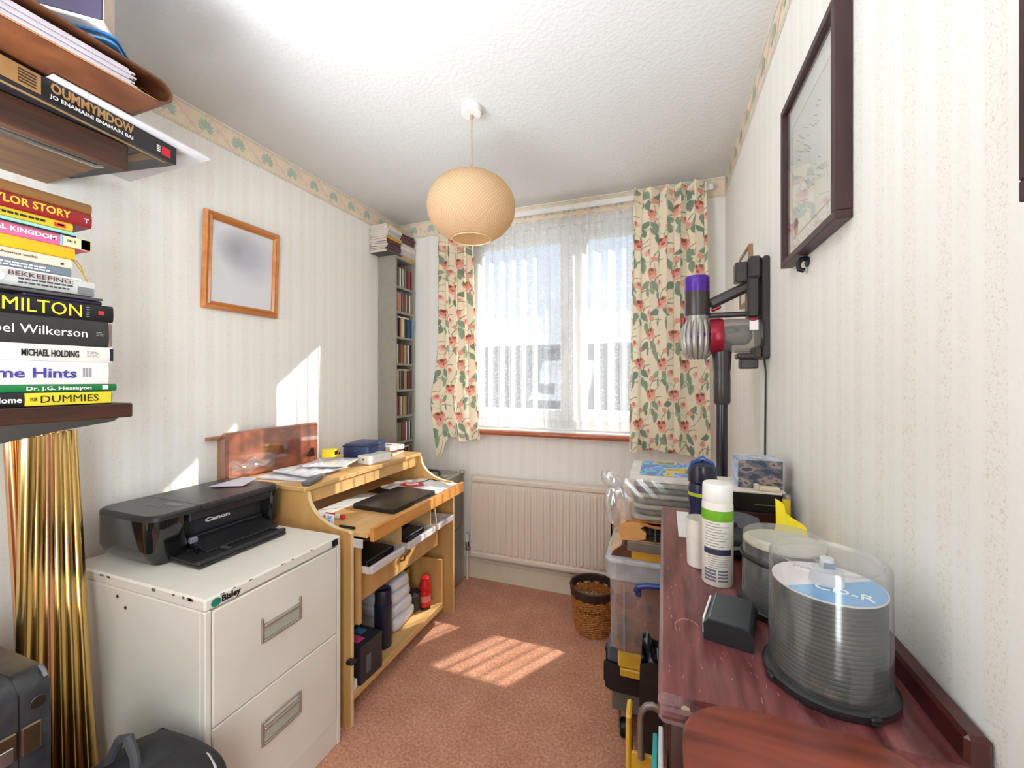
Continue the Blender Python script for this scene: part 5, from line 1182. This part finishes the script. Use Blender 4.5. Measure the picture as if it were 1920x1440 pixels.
build('hub', MB().lathe([(.019, .0013), (.017, .018), (.0085, .020), (.0075, .032), (.0, .032)], (c[0], c[1], zt), 32), M('frosted_hub', (222, 224, 226), .4, var=.03, trans=.3), t)
build('hub_slot', MB().box(-.006, .006, -.0088, -.0072, .021, .028, 0, Matrix.Translation((c[0], c[1], zt))), M('hub_blue', (74, 104, 136), .4), t)
t, c, ds = spindle('s', 'smaller disc tub with a beige top, half hidden behind the large clear tub', .190, .812, .0625, .085, .1, 1.05, False)
zt = c[2]+.014+.085
build('beige_insert', MB().lathe([(.0590, 0), (.0590, .003), (.0, .003)], (c[0], c[1], zt+.012), 48), M('beige_disc', (206, 192, 172), .5), t)
build('clear_cover', MB().lathe([(.0618, .013), (.0605, .122), (.057, .126), (.0, .126)], c, 56, cap=False), CLEAR('grey_polycarbonate', (.9, .94, .93), .25, .14, .08), t)
build('black_band', MB().lathe([(.0625, .085), (.0645, .087), (.0645, .091), (.0625, .093)], c, 56, cap=False), BLACK, t)

# spray can, cup, bottle
sp_ = thing('aerosol_can', 'white aerosol can with a green band standing on the chest', 'spray can', (.097, .88, ZD)); c = (.097, .88, ZD+.0005)
CANW = M('can_white', (228, 222, 212), .35, var=.03)
build('can', MB().lathe([(.0265, 0), (.0275, .002), (.0275, .150), (.0262, .156)], c, 36), CANW, sp_)
build('cap', MB().lathe([(.0262, .156), (.0270, .158), (.0262, .186), (.024, .190), (.0, .1905)], c, 36), M('cap_white', (234, 230, 224), .4, var=.02), sp_)
build('green_band', MB().lathe([(.0277, .122), (.0277, .142)], c, 36, cap=False), M('lime_green', (112, 172, 34), .4), sp_)
def wrapbar(z0, z1, a0, a1, r=.0278):
    n = 10; vs = [(c[0]+r*math.cos(R(a)), c[1]+r*math.sin(R(a)), c[2]+z) for z in (z0, z1) for a in np.linspace(a0, a1, n)]
    return vs, [(i, i+1, n+i+1, n+i) for i in range(n-1)]
build('navy_label', MB().add(*wrapbar(.060, .071, -150, -42)), M('navy_label', (52, 50, 76), .4), sp_, fix=False)
mb = MB(); r = random.Random(2)
for k in range(10):
    z = .117-.0052*k; mb.add(*wrapbar(z, z+.0016, -148+r.uniform(0, 6), -50-r.uniform(0, 40)))
for k in range(6):
    z = .056-.0042*k; mb.add(*wrapbar(z, z+.0013, -130, -50-r.uniform(0, 25)))
build('small_print', mb, M('label_grey_print', (156, 148, 146), .6), sp_, fix=False)
mb = MB()
for k in range(4): mb.add(*wrapbar(.010+.006*k, .014+.006*k, -146, -100)); mb.add(*wrapbar(.011+.006*k, .0145+.006*k, -94, -58))
build('hazard_panel', mb, M('label_slate', (112, 108, 122), .6), sp_, fix=False)
cp = thing('cup', 'plain white tumbler just behind the aerosol can', 'cup', (.070, .945, ZD))
build('cup', MB().lathe([(.022, 0), (.0235, .002), (.0255, .098), (.0245, .098), (.0225, .004), (0, .004)], (.070, .945, ZD+.0005), 32), M('ceramic_white', (224, 218, 208), .35), cp)
bt = thing('water_bottle', 'navy sports bottle with a lime stripe behind the white tumbler', 'bottle', (.085, 1.06, ZD)); c = (.085, 1.06, ZD+.0005)
NB = M('navy_bottle', (26, 32, 74), .25, var=.1)
build('body', MB().lathe([(.029, 0), (.0305, .004), (.0305, .06), (.0280, .085), (.0305, .11), (.0305, .135), (.027, .148)], c, 32), NB, bt)
build('stripe', MB().lathe([(.0307, .118), (.0307, .126)], c, 32, cap=False), M('lime_stripe', (176, 190, 40), .4), bt)
build('lid', MB().lathe([(.028, .146), (.031, .150), (.031, .172), (.026, .188), (.014, .196), (.0, .198)], c, 32), M('dark_lid', (26, 28, 44), .25), bt)
build('spout_guard', MB().tube([(c[0]-.028, c[1], c[2]+.165), (c[0]-.020, c[1]-.004, c[2]+.192), (c[0], c[1]-.004, c[2]+.204), (c[0]+.020, c[1]-.004, c[2]+.192), (c[0]+.028, c[1], c[2]+.165)], .006, 10), M('blue_guard', (38, 74, 140), .2), bt)
solo('paper', 'white sheet lying under the tumbler and bottle on the chest', 'paper', MB().box(.035, .11, 1.095, 1.30, ZD+.0003, ZD+.0022), PAPER)
pc = thing('wallet', 'small black folding case with a white side, before the aerosol can', 'case', (.098, .715, ZD), R(-13))
build('case', MB().prism([(-.032, .0005), (.032, .0005), (.033, .022), (.028, .030), (-.028, .030), (-.033, .024)], -.045, .045, 'y'), M('smooth_black', (36, 37, 40), .3, var=.08), pc, local=True)
build('flap', MB().prism([(-.028, .030), (.028, .030), (.026, .0325), (-.027, .0325)], -.043, .047, 'y'), M('flap_black', (52, 56, 60), .28, var=.08), pc, local=True)
build('side_card', MB().box(-.0355, -.0325, -.035, .042, .004, .028, .001), PAPER, pc, local=True)
build('edge_line', MB().box(-.0262, -.0255, -.040, .045, .0325, .033), M('pale_line', (150, 160, 180), .4), pc, local=True)

# drawer box, tissue box and things round it
du = thing('drawer_box', 'small black drawer box with a pale top at the far end of the chest', 'drawer unit', (.225, 1.255, ZD))
UX0, UX1, UY0, UY1 = .150, .2845, 1.188, 1.332
build('carcass', MB().box(UX0, UX1, UY0+.006, UY1, ZD+.0005, 1.020, .001), M('unit_brown', (50, 26, 22), .35), du)
build('top', MB().box(UX0-.004, UX1+.001, UY0, UY1+.002, 1.020, 1.026, .001), M('unit_white_top', (226, 216, 204), .4), du)
for z0, z1 in ((.974, 1.019), (.924, .972)):
    d = build('drawer', MB().box(UX0+.002, UX1-.002, UY0, UY0+.006, z0, z1, .001), M('unit_black' if z0 > .95 else 'unit_brown_drawer', (26, 23, 22) if z0 > .95 else (54, 28, 24), .3), du)
    build('pull_slot', MB().box(.215, .265, UY0-.0015, UY0+.001, z0+.018, z0+.0205), CHROME, d)
tb = thing('tissue_box', 'blue and grey camouflage tissue box on the black drawer box', 'tissue box', (.232, 1.262, 1.0265), R(3))
def camo(n, a, b, c3):
    m = newmat(n); t = m.node_tree; L = t.links.new
    o = N(t, 'ShaderNodeOutputMaterial'); q = N(t, 'ShaderNodeBsdfPrincipled', Roughness=.45); L(q.outputs[0], o.inputs[0])
    tc = N(t, 'ShaderNodeTexCoord'); mp = N(t, 'ShaderNodeMapping'); mp.inputs['Scale'].default_value = (1, 1, 1.8); L(tc.outputs['Object'], mp.inputs[0])
    no = N(t, 'ShaderNodeTexNoise', Scale=22.0, Detail=2.0, Distortion=.15); L(mp.outputs[0], no.inputs['Vector'])
    r_ = N(t, 'ShaderNodeValToRGB'); r_.color_ramp.interpolation = 'CONSTANT'; e = r_.color_ramp.elements
    e[0].position = 0; e[0].color = (*lin(a), 1); e[1].position = .43; e[1].color = (*lin(b), 1); k = e.new(.52); k.color = (*lin(c3), 1); k = e.new(.60); k.color = (*lin(a), 1)
    L(no.outputs[0], r_.inputs[0]); L(r_.outputs[0], q.inputs['Base Color']); return m
build('carton', MB().mat(0).box(-.051, .051, -.042, .042, .0, .072, .001), camo('camouflage_print', (66, 68, 84), (98, 100, 112), (152, 134, 122)), tb, local=True)
build('side_panel', MB().box(-.0518, -.051, -.041, .041, .001, .071).box(-.050, .050, -.041, .041, .072, .0725), camo('camouflage_pale', (150, 168, 196), (176, 188, 208), (196, 200, 212)), tb, local=True)
build('slot_trim', MB().lathe([(.012, .0726), (.022, .0730)], (0, 0, 0), 24), M('slot_film', (190, 190, 200), .2), tb, local=True)
ch = thing('charger', 'cream plug charger lying before the tissue box', 'charger', (.25, 1.204, 1.0265)); build('body', MB().box(.228, .272, 1.190, 1.212, 1.0265, 1.037, .002), M('cream_plastic', (218, 202, 172), .4), ch)
build('plug_end', MB().box(.216, .228, 1.194, 1.208, 1.0268, 1.042, .002), M('cream_plastic', (218, 202, 172), .4), ch)
tu = thing('tube', 'slim silver tube with a yellow label by the wall', 'tube', (.294, 1.15, ZD)); c = (.2765, 1.155, ZD+.0005)
build('tube', MB().lathe([(.008, 0), (.0085, .002), (.0085, .112)], c, 20), CHROME, tu); build('label', MB().lathe([(.0087, .06), (.0087, .102)], c, 20, cap=False), M('tube_yellow', (214, 186, 50), .4), tu)
yb = thing('yellow_duster', 'bright yellow duster cloth folded to a peak against the right wall', 'cloth', (.26, 1.03, ZD))
def dust(u, v):
    p0 = Vector((.230, 1.05, 1.047)); p1 = Vector((.298, .975, .972)); q0 = Vector((.218, 1.02, .922)); q1 = Vector((.284, .91, .922))
    a = p0.lerp(p1, u); b = q0.lerp(q1, u); q = a.lerp(b, v)
    return (q.x-.010*math.sin(PI*v)*math.sin(6*u+2)+.006*math.sin(14*u+5*v), q.y-.03*math.sin(PI*v)*(1-.4*u), q.z+.006*math.sin(9*u+3*v)*(v > .02)*(1-v))
mb = MB().grid(dust, 26, 20)
mb.grid(lambda u, v: tuple(Vector(dust(u, 0)).lerp(Vector((.240+.052*u, 1.08-.10*u, .922)), v)), 26, 8)
build('cloth', mb, M('duster_yellow', (238, 214, 30), .75, bump=.3, bscale=400), yb, fix=False, sharp=60)
bp = thing('pouch', 'black nylon pouch slumped on the chest behind the disc tubs', 'pouch', (.17, 1.0, ZD))
build('body', MB().blob((.160, 1.04, ZD+.033), (.10, .12, .06), .6, 32, 18, .07, 3), NY, bp, sharp=60)
build('flap', MB().grid(lambda u, v: (.118+.085*u, .975+.10*v, ZD+.050+.022*v+.010*math.sin(PI*u)-.04*(1-v)**2*.7), 18, 12), M('grey_nylon', (74, 76, 82), .4, bump=.2), bp, fix=False, sharp=60)
build('strap', MB().tube([(.112, .985, ZD+.02), (.110, .99, ZD+.05), (.12, 1.01, ZD+.065), (.15, 1.03, ZD+.066)], .006, 8), BLACK, bp)

# ------------------------------------------------------------------ boxes between the chest and the window
tcst = thing('tool_chest', 'rolling black and grey tool chest with yellow latches below the clear crate', 'tool box', (.03, 1.6, 0))
TY = 1.505; DG = M('tool_black', (28, 26, 27), .45, bump=.2); TG = M('tool_grey', (112, 108, 104), .45); TYE = M('tool_yellow', (226, 178, 56), .42); TB = M('tool_slate', (70, 82, 98), .4)
build('base_drawer', MB().box(-.174, .125, TY, TY+.22, .128, .205, .006), TG, tcst)
build('body', MB().prism([(-.195, .215), (-.175, .205), (.125, .205), (.135, .215), (.135, .30), (-.195, .30)], TY-.012, TY+.23, 'y'), DG, tcst)
build('lid', MB().box(-.188, .13, TY-.008, TY+.225, .30, .366, .008), TB, tcst)
for xx, w_ in ((-.150, .13), (.03, .08)): build('latch', MB().box(xx, xx+w_, TY-.030, TY-.008, .305, .364, .006).box(xx+.008, xx+w_, TY-.032, TY-.012, .276, .305, .004), TYE, tcst)
build('side_rib', MB().box(-.203, -.194, TY, TY+.02, .222, .292, .003).box(-.203, -.194, TY+.06, TY+.08, .222, .292, .003).box(-.200, -.188, TY+.02, TY+.05, .318, .335, .002), DG, tcst)
for x in (-.135, .09):
    for y_ in (TY+.06, TY+.18):
        w_ = build('castor', MB().cyl((x-.014, y_, .030), .030, .028, 'x', 20, b=.004), DG, tcst); build('castor_fork', MB().box(x-.02, x-.0145, y_-.012, y_+.012, .03, .129, .001).box(x+.0145, x+.02, y_-.012, y_+.012, .03, .129, .001), TG, w_)
SBX0, SBX1, SBY0, SBY1, SB0, SB1 = -.188, .135, 1.448, 1.79, .3665, .692
sb = thing('storage_box', 'clear plastic storage crate with a blue handle clip full of prints', 'storage box', (.03, 1.62, SB0))
CB = CLEAR('milky_box', (.95, .96, .97), .4, .08, .26, (.86, .87, .88)); CB2 = CLEAR('milky_rim', (.92, .95, .98), .4, .08, .55, (.84, .87, .90))
mb = MB(); t2 = .003
poly = lambda d, z: rr(SBX0+d, SBX1-d, SBY0+d, SBY1-d, .03, 5)
loft(mb, [(poly(.022, 0), SB0), (poly(.014, 0), SB0+.012), (poly(.010, 0), SB1-.075)])
mb.f.pop(); mb.mi.pop()
build('tub', mb, CB, sb)
mb = MB(); loft(mb, [(poly(.008, 0), SB1-.078), (poly(.0, 0), SB1-.070), (poly(0, 0), SB1-.006), (poly(.003, 0), SB1)]); mb.f.pop(); mb.mi.pop(); mb.f.pop(); mb.mi.pop()
loft(mb, [(poly(-.004, 0), SB1-.012), (poly(-.004, 0), SB1-.004), (poly(.004, 0), SB1)]); 
build('rim_and_lid', mb, CB2, sb)
for x in (-.155, -.128, -.085, .0, .06, .10): build('rib', MB().box(x, x+.003, SBY0-.0015, SBY0+.003, SB1-.070, SB1-.010), CB2, sb)
build('rib', MB().box(-.128, -.125, SBY0+.004, SBY0+.009, SB0+.004, SB1-.078), CB2, sb)
hd = build('handle_clip', MB().tube([(-.088, SBY0-.010, .600), (-.080, SBY0-.016, .617), (-.05, SBY0-.018, .626), (.0, SBY0-.018, .630), (.04, SBY0-.018, .626), (.07, SBY0-.010, .605)], [.009, .010, .009, .009, .009, .009], 10), M('royal_blue', (28, 58, 138), .3), sb)
build('clip_foot', MB().box(-.088, -.070, SBY0-.012, SBY0+.004, .580, .602, .003).box(.055, .073, SBY0-.012, SBY0+.004, .580, .602, .003), M('royal_blue', (28, 58, 138), .3), hd)
build('tub_label', MB().box(-.045, -.01, SBY0+.0115, SBY0+.0125, .400, .416), PAPER, sb)
pp = thing('record_sleeve', 'large brown print standing inside the clear storage crate', 'print', (.03, 1.5, SB0+.004))
build('card', MB().box(-.158, .10, 1.474, 1.480, SB0+.004, SB1-.09), M('terracotta_print', (150, 84, 58), .5, c2=(184, 120, 82), scale=7), pp)
for q, (x, z, dx, dz, cc) in enumerate(((-.12, .545, .07, .06, (126, 64, 64)), (-.055, .525, .04, .035, (104, 50, 56)), (-.13, .44, .05, .11, (98, 82, 80)), (-.08, .42, .03, .06, (92, 74, 66)))):
    build('printed_shape', MB().blob((x, 1.4735, z), (dx, .0012, dz), .8, 16, 8), M('print_tone%d' % q, cc, .5), pp)
solo('paper_bundle', 'dark grey bundle of papers filling the back of the clear crate', 'papers', MB().box(-.155, .10, 1.50, 1.70, SB0+.004, SB0+.22, .004), M('dim_grey_paper', (120, 112, 108), .7))
# stack on the crate lid
ZB = SB1+.0008
bb = thing('leather_case', 'dark brown leather case at the left front of the crate lid', 'case', (-.12, 1.55, ZB))
build('body', MB().prism([(-.172, ZB), (-.105, ZB), (-.105, ZB+.040), (-.135, ZB+.040), (-.165, ZB+.016)], 1.475, 1.64, 'y'), M('chestnut_leather', (74, 42, 28), .3, c2=(104, 60, 40), bump=.2), bb)
build('flap', MB().prism([(-.172, ZB+.012), (-.165, ZB+.0165), (-.135, ZB+.0405), (-.137, ZB+.043), (-.176, ZB+.016)], 1.475, 1.64, 'y'), M('pale_suede', (206, 170, 132), .7), bb)
yf_ = thing('box_file', 'mustard yellow box file at the bottom of the pile on the crate', 'file', (.05, 1.56, ZB)); build('box', MB().box(-.103, .13, 1.465, 1.70, ZB, ZB+.024, .001), M('mustard_card', (206, 152, 44), .5), yf_); build('lid', MB().box(-.104, .131, 1.464, 1.701, ZB+.0243, ZB+.027, .001), M('mustard_lid', (220, 172, 66), .5), yf_)
solo('folder', 'grey plastic folder above the mustard box file', 'folder', MB().box(-.118, .13, 1.462, 1.70, ZB+.0275, ZB+.060, .002), M('folder_grey', (122, 112, 104), .4))
cf = thing('cardboard_folder', 'tan cardboard wallet folder bulging with black sleeves on the pile', 'folder', (.03, 1.58, ZB+.061))
CARD = M('tan_card', (206, 146, 82), .6, c2=(224, 172, 110), scale=8)
z0 = ZB+.0605
build('sleeve', MB().prism([(-.137, z0), (-.128, z0), (-.09, z0+.002), (-.058, z0+.010), (-.055, z0+.030), (-.075, z0+.046), (-.055, z0+.058), (-.052, z0+.062), (-.10, z0+.066), (-.137, z0+.056), (-.148, z0+.03)], 1.47, 1.70, 'y'), CARD, cf)
build('top_sheet', MB().box(-.125, .125, 1.475, 1.70, z0+.0663, z0+.0695).prism([(-.075, z0+.060), (-.03, z0+.052), (.125, z0+.052), (.125, z0+.058), (-.03, z0+.060), (-.07, z0+.066)], 1.465, 1.47, 'y'), M('orange_card', (196, 128, 48), .6), cf)
build('bottom_sheet', MB().box(-.13, .125, 1.472, 1.70, z0, z0+.003), CARD, cf)
for k in range(7): build('black_sleeve', MB().box(-.052, .125, 1.474+.002*(k % 3), 1.69, z0+.004+.0078*k, z0+.0105+.0078*k, .001), BLACK, cf)
build('elastic', MB().box(-.028, -.025, 1.463, 1.4655, ZB+.045, z0+.054), M('elastic_grey', (120, 112, 108), .6), cf)
ZP2 = z0+.0700
pg = thing('garment_pack', 'pile of grey-green folded linen in a clear bag on top of the papers', 'packet', (.0, 1.6, ZP2))
GL = M('grey_green_linen', (150, 152, 138), .8, c2=(186, 186, 170), scale=30); GL2 = M('dim_linen', (104, 104, 98), .8)
for k in range(7):
    h = .019; zz = ZP2+.0005+h*k+h/2
    build('folded_cloth', MB().blob((-.0+.004*((k*3) % 4), 1.60, zz), (.215-.008*(k % 2), .25, h*1.02), .28, 30, 8, .03, k), GL if k % 2 == 0 else GL2, pg, sharp=70)
zt2 = ZP2+.135
build('bag', MB().grid(lambda u, v: (-.125+.25*u, 1.468-.004*abs(math.sin(16*u+9*v))-.006*math.sin(PI*v), ZP2+.004+.14*v), 36, 20), CLEAR('garment_film', (1, 1, 1), .4, .22, .12), pg, fix=False, sharp=80)
def knot(u, v):
    a = 2*PI*u; rr_ = (.030+.020*math.sin(PI*v)**2+.012*math.cos(3*a+4*v))*(1.15-.9*v) if v < .6 else .016+.018*math.sin(PI*(v-.6)/.4)
    cx, cz = (-.150-.010*v, ZP2-.02+.20*v) if v < .6 else (-.156-.055*(v-.6)/.4*.6, ZP2+.10+.20*(v-.6)*.7)
    return (cx+rr_*math.cos(a), 1.49+rr_*.6*math.sin(a), cz+.006*math.sin(5*a))
build('loose_bag', MB().grid(knot, 26, 24), CLEAR('crumpled_film', (1, 1, 1), 1.0, .05, .26, (.95, .94, .94)), pg, fix=False, sharp=80)
jb = thing('puzzle_box', 'white-edged flat box with a bright blue picture, topmost of the pile', 'box', (0, 1.63, zt2))
build('tray', MB().box(-.11, .115, 1.475, 1.715, zt2, zt2+.017, .001), M('puzzle_white', (222, 216, 210), .45), jb)
build('lid', MB().prism([(1.475, zt2+.0172), (1.715, zt2+.0172), (1.715, zt2+.026), (1.475, zt2+.020)], -.111, .116, 'x'), M('puzzle_white', (222, 216, 210), .45), jb)
def pz(u, v):
    y_ = 1.49+.215*v; return (-.078+.188*u, y_, zt2+.0204+.006*(y_-1.475)/.24+.0012)
def pzmat():
    m = newmat('bright_picture'); t = m.node_tree; L = t.links.new
    o = N(t, 'ShaderNodeOutputMaterial'); q = N(t, 'ShaderNodeBsdfPrincipled', Roughness=.3); L(q.outputs[0], o.inputs[0])
    tc = N(t, 'ShaderNodeTexCoord'); no = N(t, 'ShaderNodeTexNoise', Scale=16.0, Detail=1.0); L(tc.outputs['Object'], no.inputs['Vector'])
    r_ = N(t, 'ShaderNodeValToRGB'); r_.color_ramp.interpolation = 'CONSTANT'; e = r_.color_ramp.elements
    cs = [(0, (70, 130, 200)), (.40, (120, 190, 226)), (.48, (74, 140, 214)), (.55, (206, 214, 226)), (.60, (232, 186, 60)), (.66, (90, 150, 90))]
    e[0].color = (*lin(cs[0][1]), 1); e[1].position = cs[1][0]; e[1].color = (*lin(cs[1][1]), 1)
    for p, c_ in cs[2:]: k = e.new(p); k.color = (*lin(c_), 1)
    L(no.outputs[0], r_.inputs[0]); L(r_.outputs[0], q.inputs['Base Color']); return m
build('picture', MB().grid(pz, 2, 2), pzmat(), jb, fix=False)
solo('envelope', 'brown envelope standing behind the clear crate by the radiator', 'envelope', MB().box(-.212, -.205, 1.80, 1.81, SB0, .775).box(-.212, .1, 1.8, 1.803, 0, .775), M('manilla', (206, 160, 110), .7))
# in front of the crate
bg_ = thing('paper_bag', 'tall black paper bag with a shiny film liner beside the yellow bin', 'bag', (-.03, 1.29, 0))
def bagw(u, v):
    P0 = [(-.062, 1.215), (-.004, 1.215), (-.004, 1.36), (-.062, 1.36), (-.062, 1.215)]; k = u*4; i = min(3, int(k)); f = k-i
    a, b = P0[i], P0[i+1]; x, y_ = a[0]+(b[0]-a[0])*f, a[1]+(b[1]-a[1])*f
    return (x+.002*math.sin(6*v+9*u), y_, .001+.505*v+.012*math.sin(9*u)*(v > .9))
build('bag', MB().grid(bagw, 32, 14).box(-.06, -.006, 1.217, 1.358, 0, .003), M('black_card_bag', (42, 37, 35), .45), bg_, fix=False)
build('liner', MB().grid(lambda u, v: (-.059+.052*u, 1.22+.13*v, .485-.06*math.sin(PI*u)*math.sin(PI*v)+.03*math.sin(7*u+6*v)*.5+.03*(1-u)), 20, 20), M('silver_black_film', (60, 62, 66), .12, metal=.6, var=.4), bg_, fix=False, sharp=80)
yt = thing('bin', 'narrow yellow bin with a grey tube handle beside the mahogany chest', 'bin', (-.04, .96, 0))
build('shell', MB().box(-.078, -.066, .93, .985, 0, .575, .004).box(-.066, -.014, .93, .937, 0, .50, .002).box(-.066, -.014, .978, .985, 0, .46, .002).box(-.022, -.014, .937, .978, 0, .46, .002).box(-.066, -.022, .937, .978, 0, .01), TYE, yt)
build('tube_handle', MB().tube([(-.045, .922, .50), (-.045, .922, .585), (-.042, .922, .602), (-.034, .922, .613), (-.022, .922, .617), (-.006, .922, .612)], .0075, 14), M('grey_tube', (140, 130, 122), .35, metal=.5), yt)
solo('portfolio', 'pale grey portfolio folder leaning on the near end of the chest', 'folder', MB().box(-.0065, -.0005, .565, .625, 0, .815, .001), M('pale_card', (206, 206, 210), .5))
solo('portfolio', 'teal portfolio folder beside the pale grey one', 'folder', MB().box(-.0145, -.008, .575, .635, 0, .795, .001), M('teal_card', (36, 140, 140), .45))

# waste basket
wbk = thing('waste_basket', 'brown woven wicker waste basket with a dark scalloped rim', 'basket', (-.345, 2.168, 0)); bc = (-.345, 2.168)
CANE = M('honey_cane', (150, 90, 34), .45, c2=(196, 128, 56), scale=60, bump=.2); DCANE = M('dark_cane', (50, 34, 34), .45, bump=.2)
rad_ = lambda z: .086+.030*(z/.235)**.9
NS = 26
for k in range(NS):
    a = 2*PI*k/NS
    build('stake', MB().tube([(bc[0]+rad_(z)*math.cos(a), bc[1]+rad_(z)*math.sin(a), z) for z in np.linspace(.008, .225, 8)], .0042, 6), CANE, wbk)
nw = 34; vs = []; 
for j in range(30):
    z = .012+.0060*j; ph = j % 2
    if j in (14, 20, 21): continue
    pts = []
    for i in range(NS*4+1):
        a = 2*PI*i/(NS*4); w_ = .0040*math.cos(a*NS/2+PI*ph); q = rad_(z)+w_; pts.append((bc[0]+q*math.cos(a), bc[1]+q*math.sin(a), z))
    build('cane_strand', MB().tube(pts, .0031, 5, cap=False), CANE, wbk)
mb = MB()
def scal(u, v):
    a = 2*PI*u; low = .186+.012*abs(math.sin(a*7)); z = low+(.234-low)*v; q = rad_(z)+.005
    return (bc[0]+q*math.cos(a), bc[1]+q*math.sin(a), z)
def scal2(u, v): a = 2*PI*u; z = .205+.03*v; q = rad_(z)-.005; return (bc[0]+q*math.cos(a), bc[1]+q*math.sin(a), z)
mb.grid(scal, 84, 6).grid(scal2, 84, 4)
build('rim_band', mb, DCANE, wbk, fix=False)
build('rim', MB().tube([(bc[0]+rad_(.235)*math.cos(a), bc[1]+rad_(.235)*math.sin(a), .236) for a in np.linspace(0, 2*PI, 49)], .0055, 8, cap=False), M('rim_cane', (70, 48, 42), .4), wbk)
build('base', MB().cyl((bc[0], bc[1], .001), .086, .010, 'z', 32), CANE, wbk)
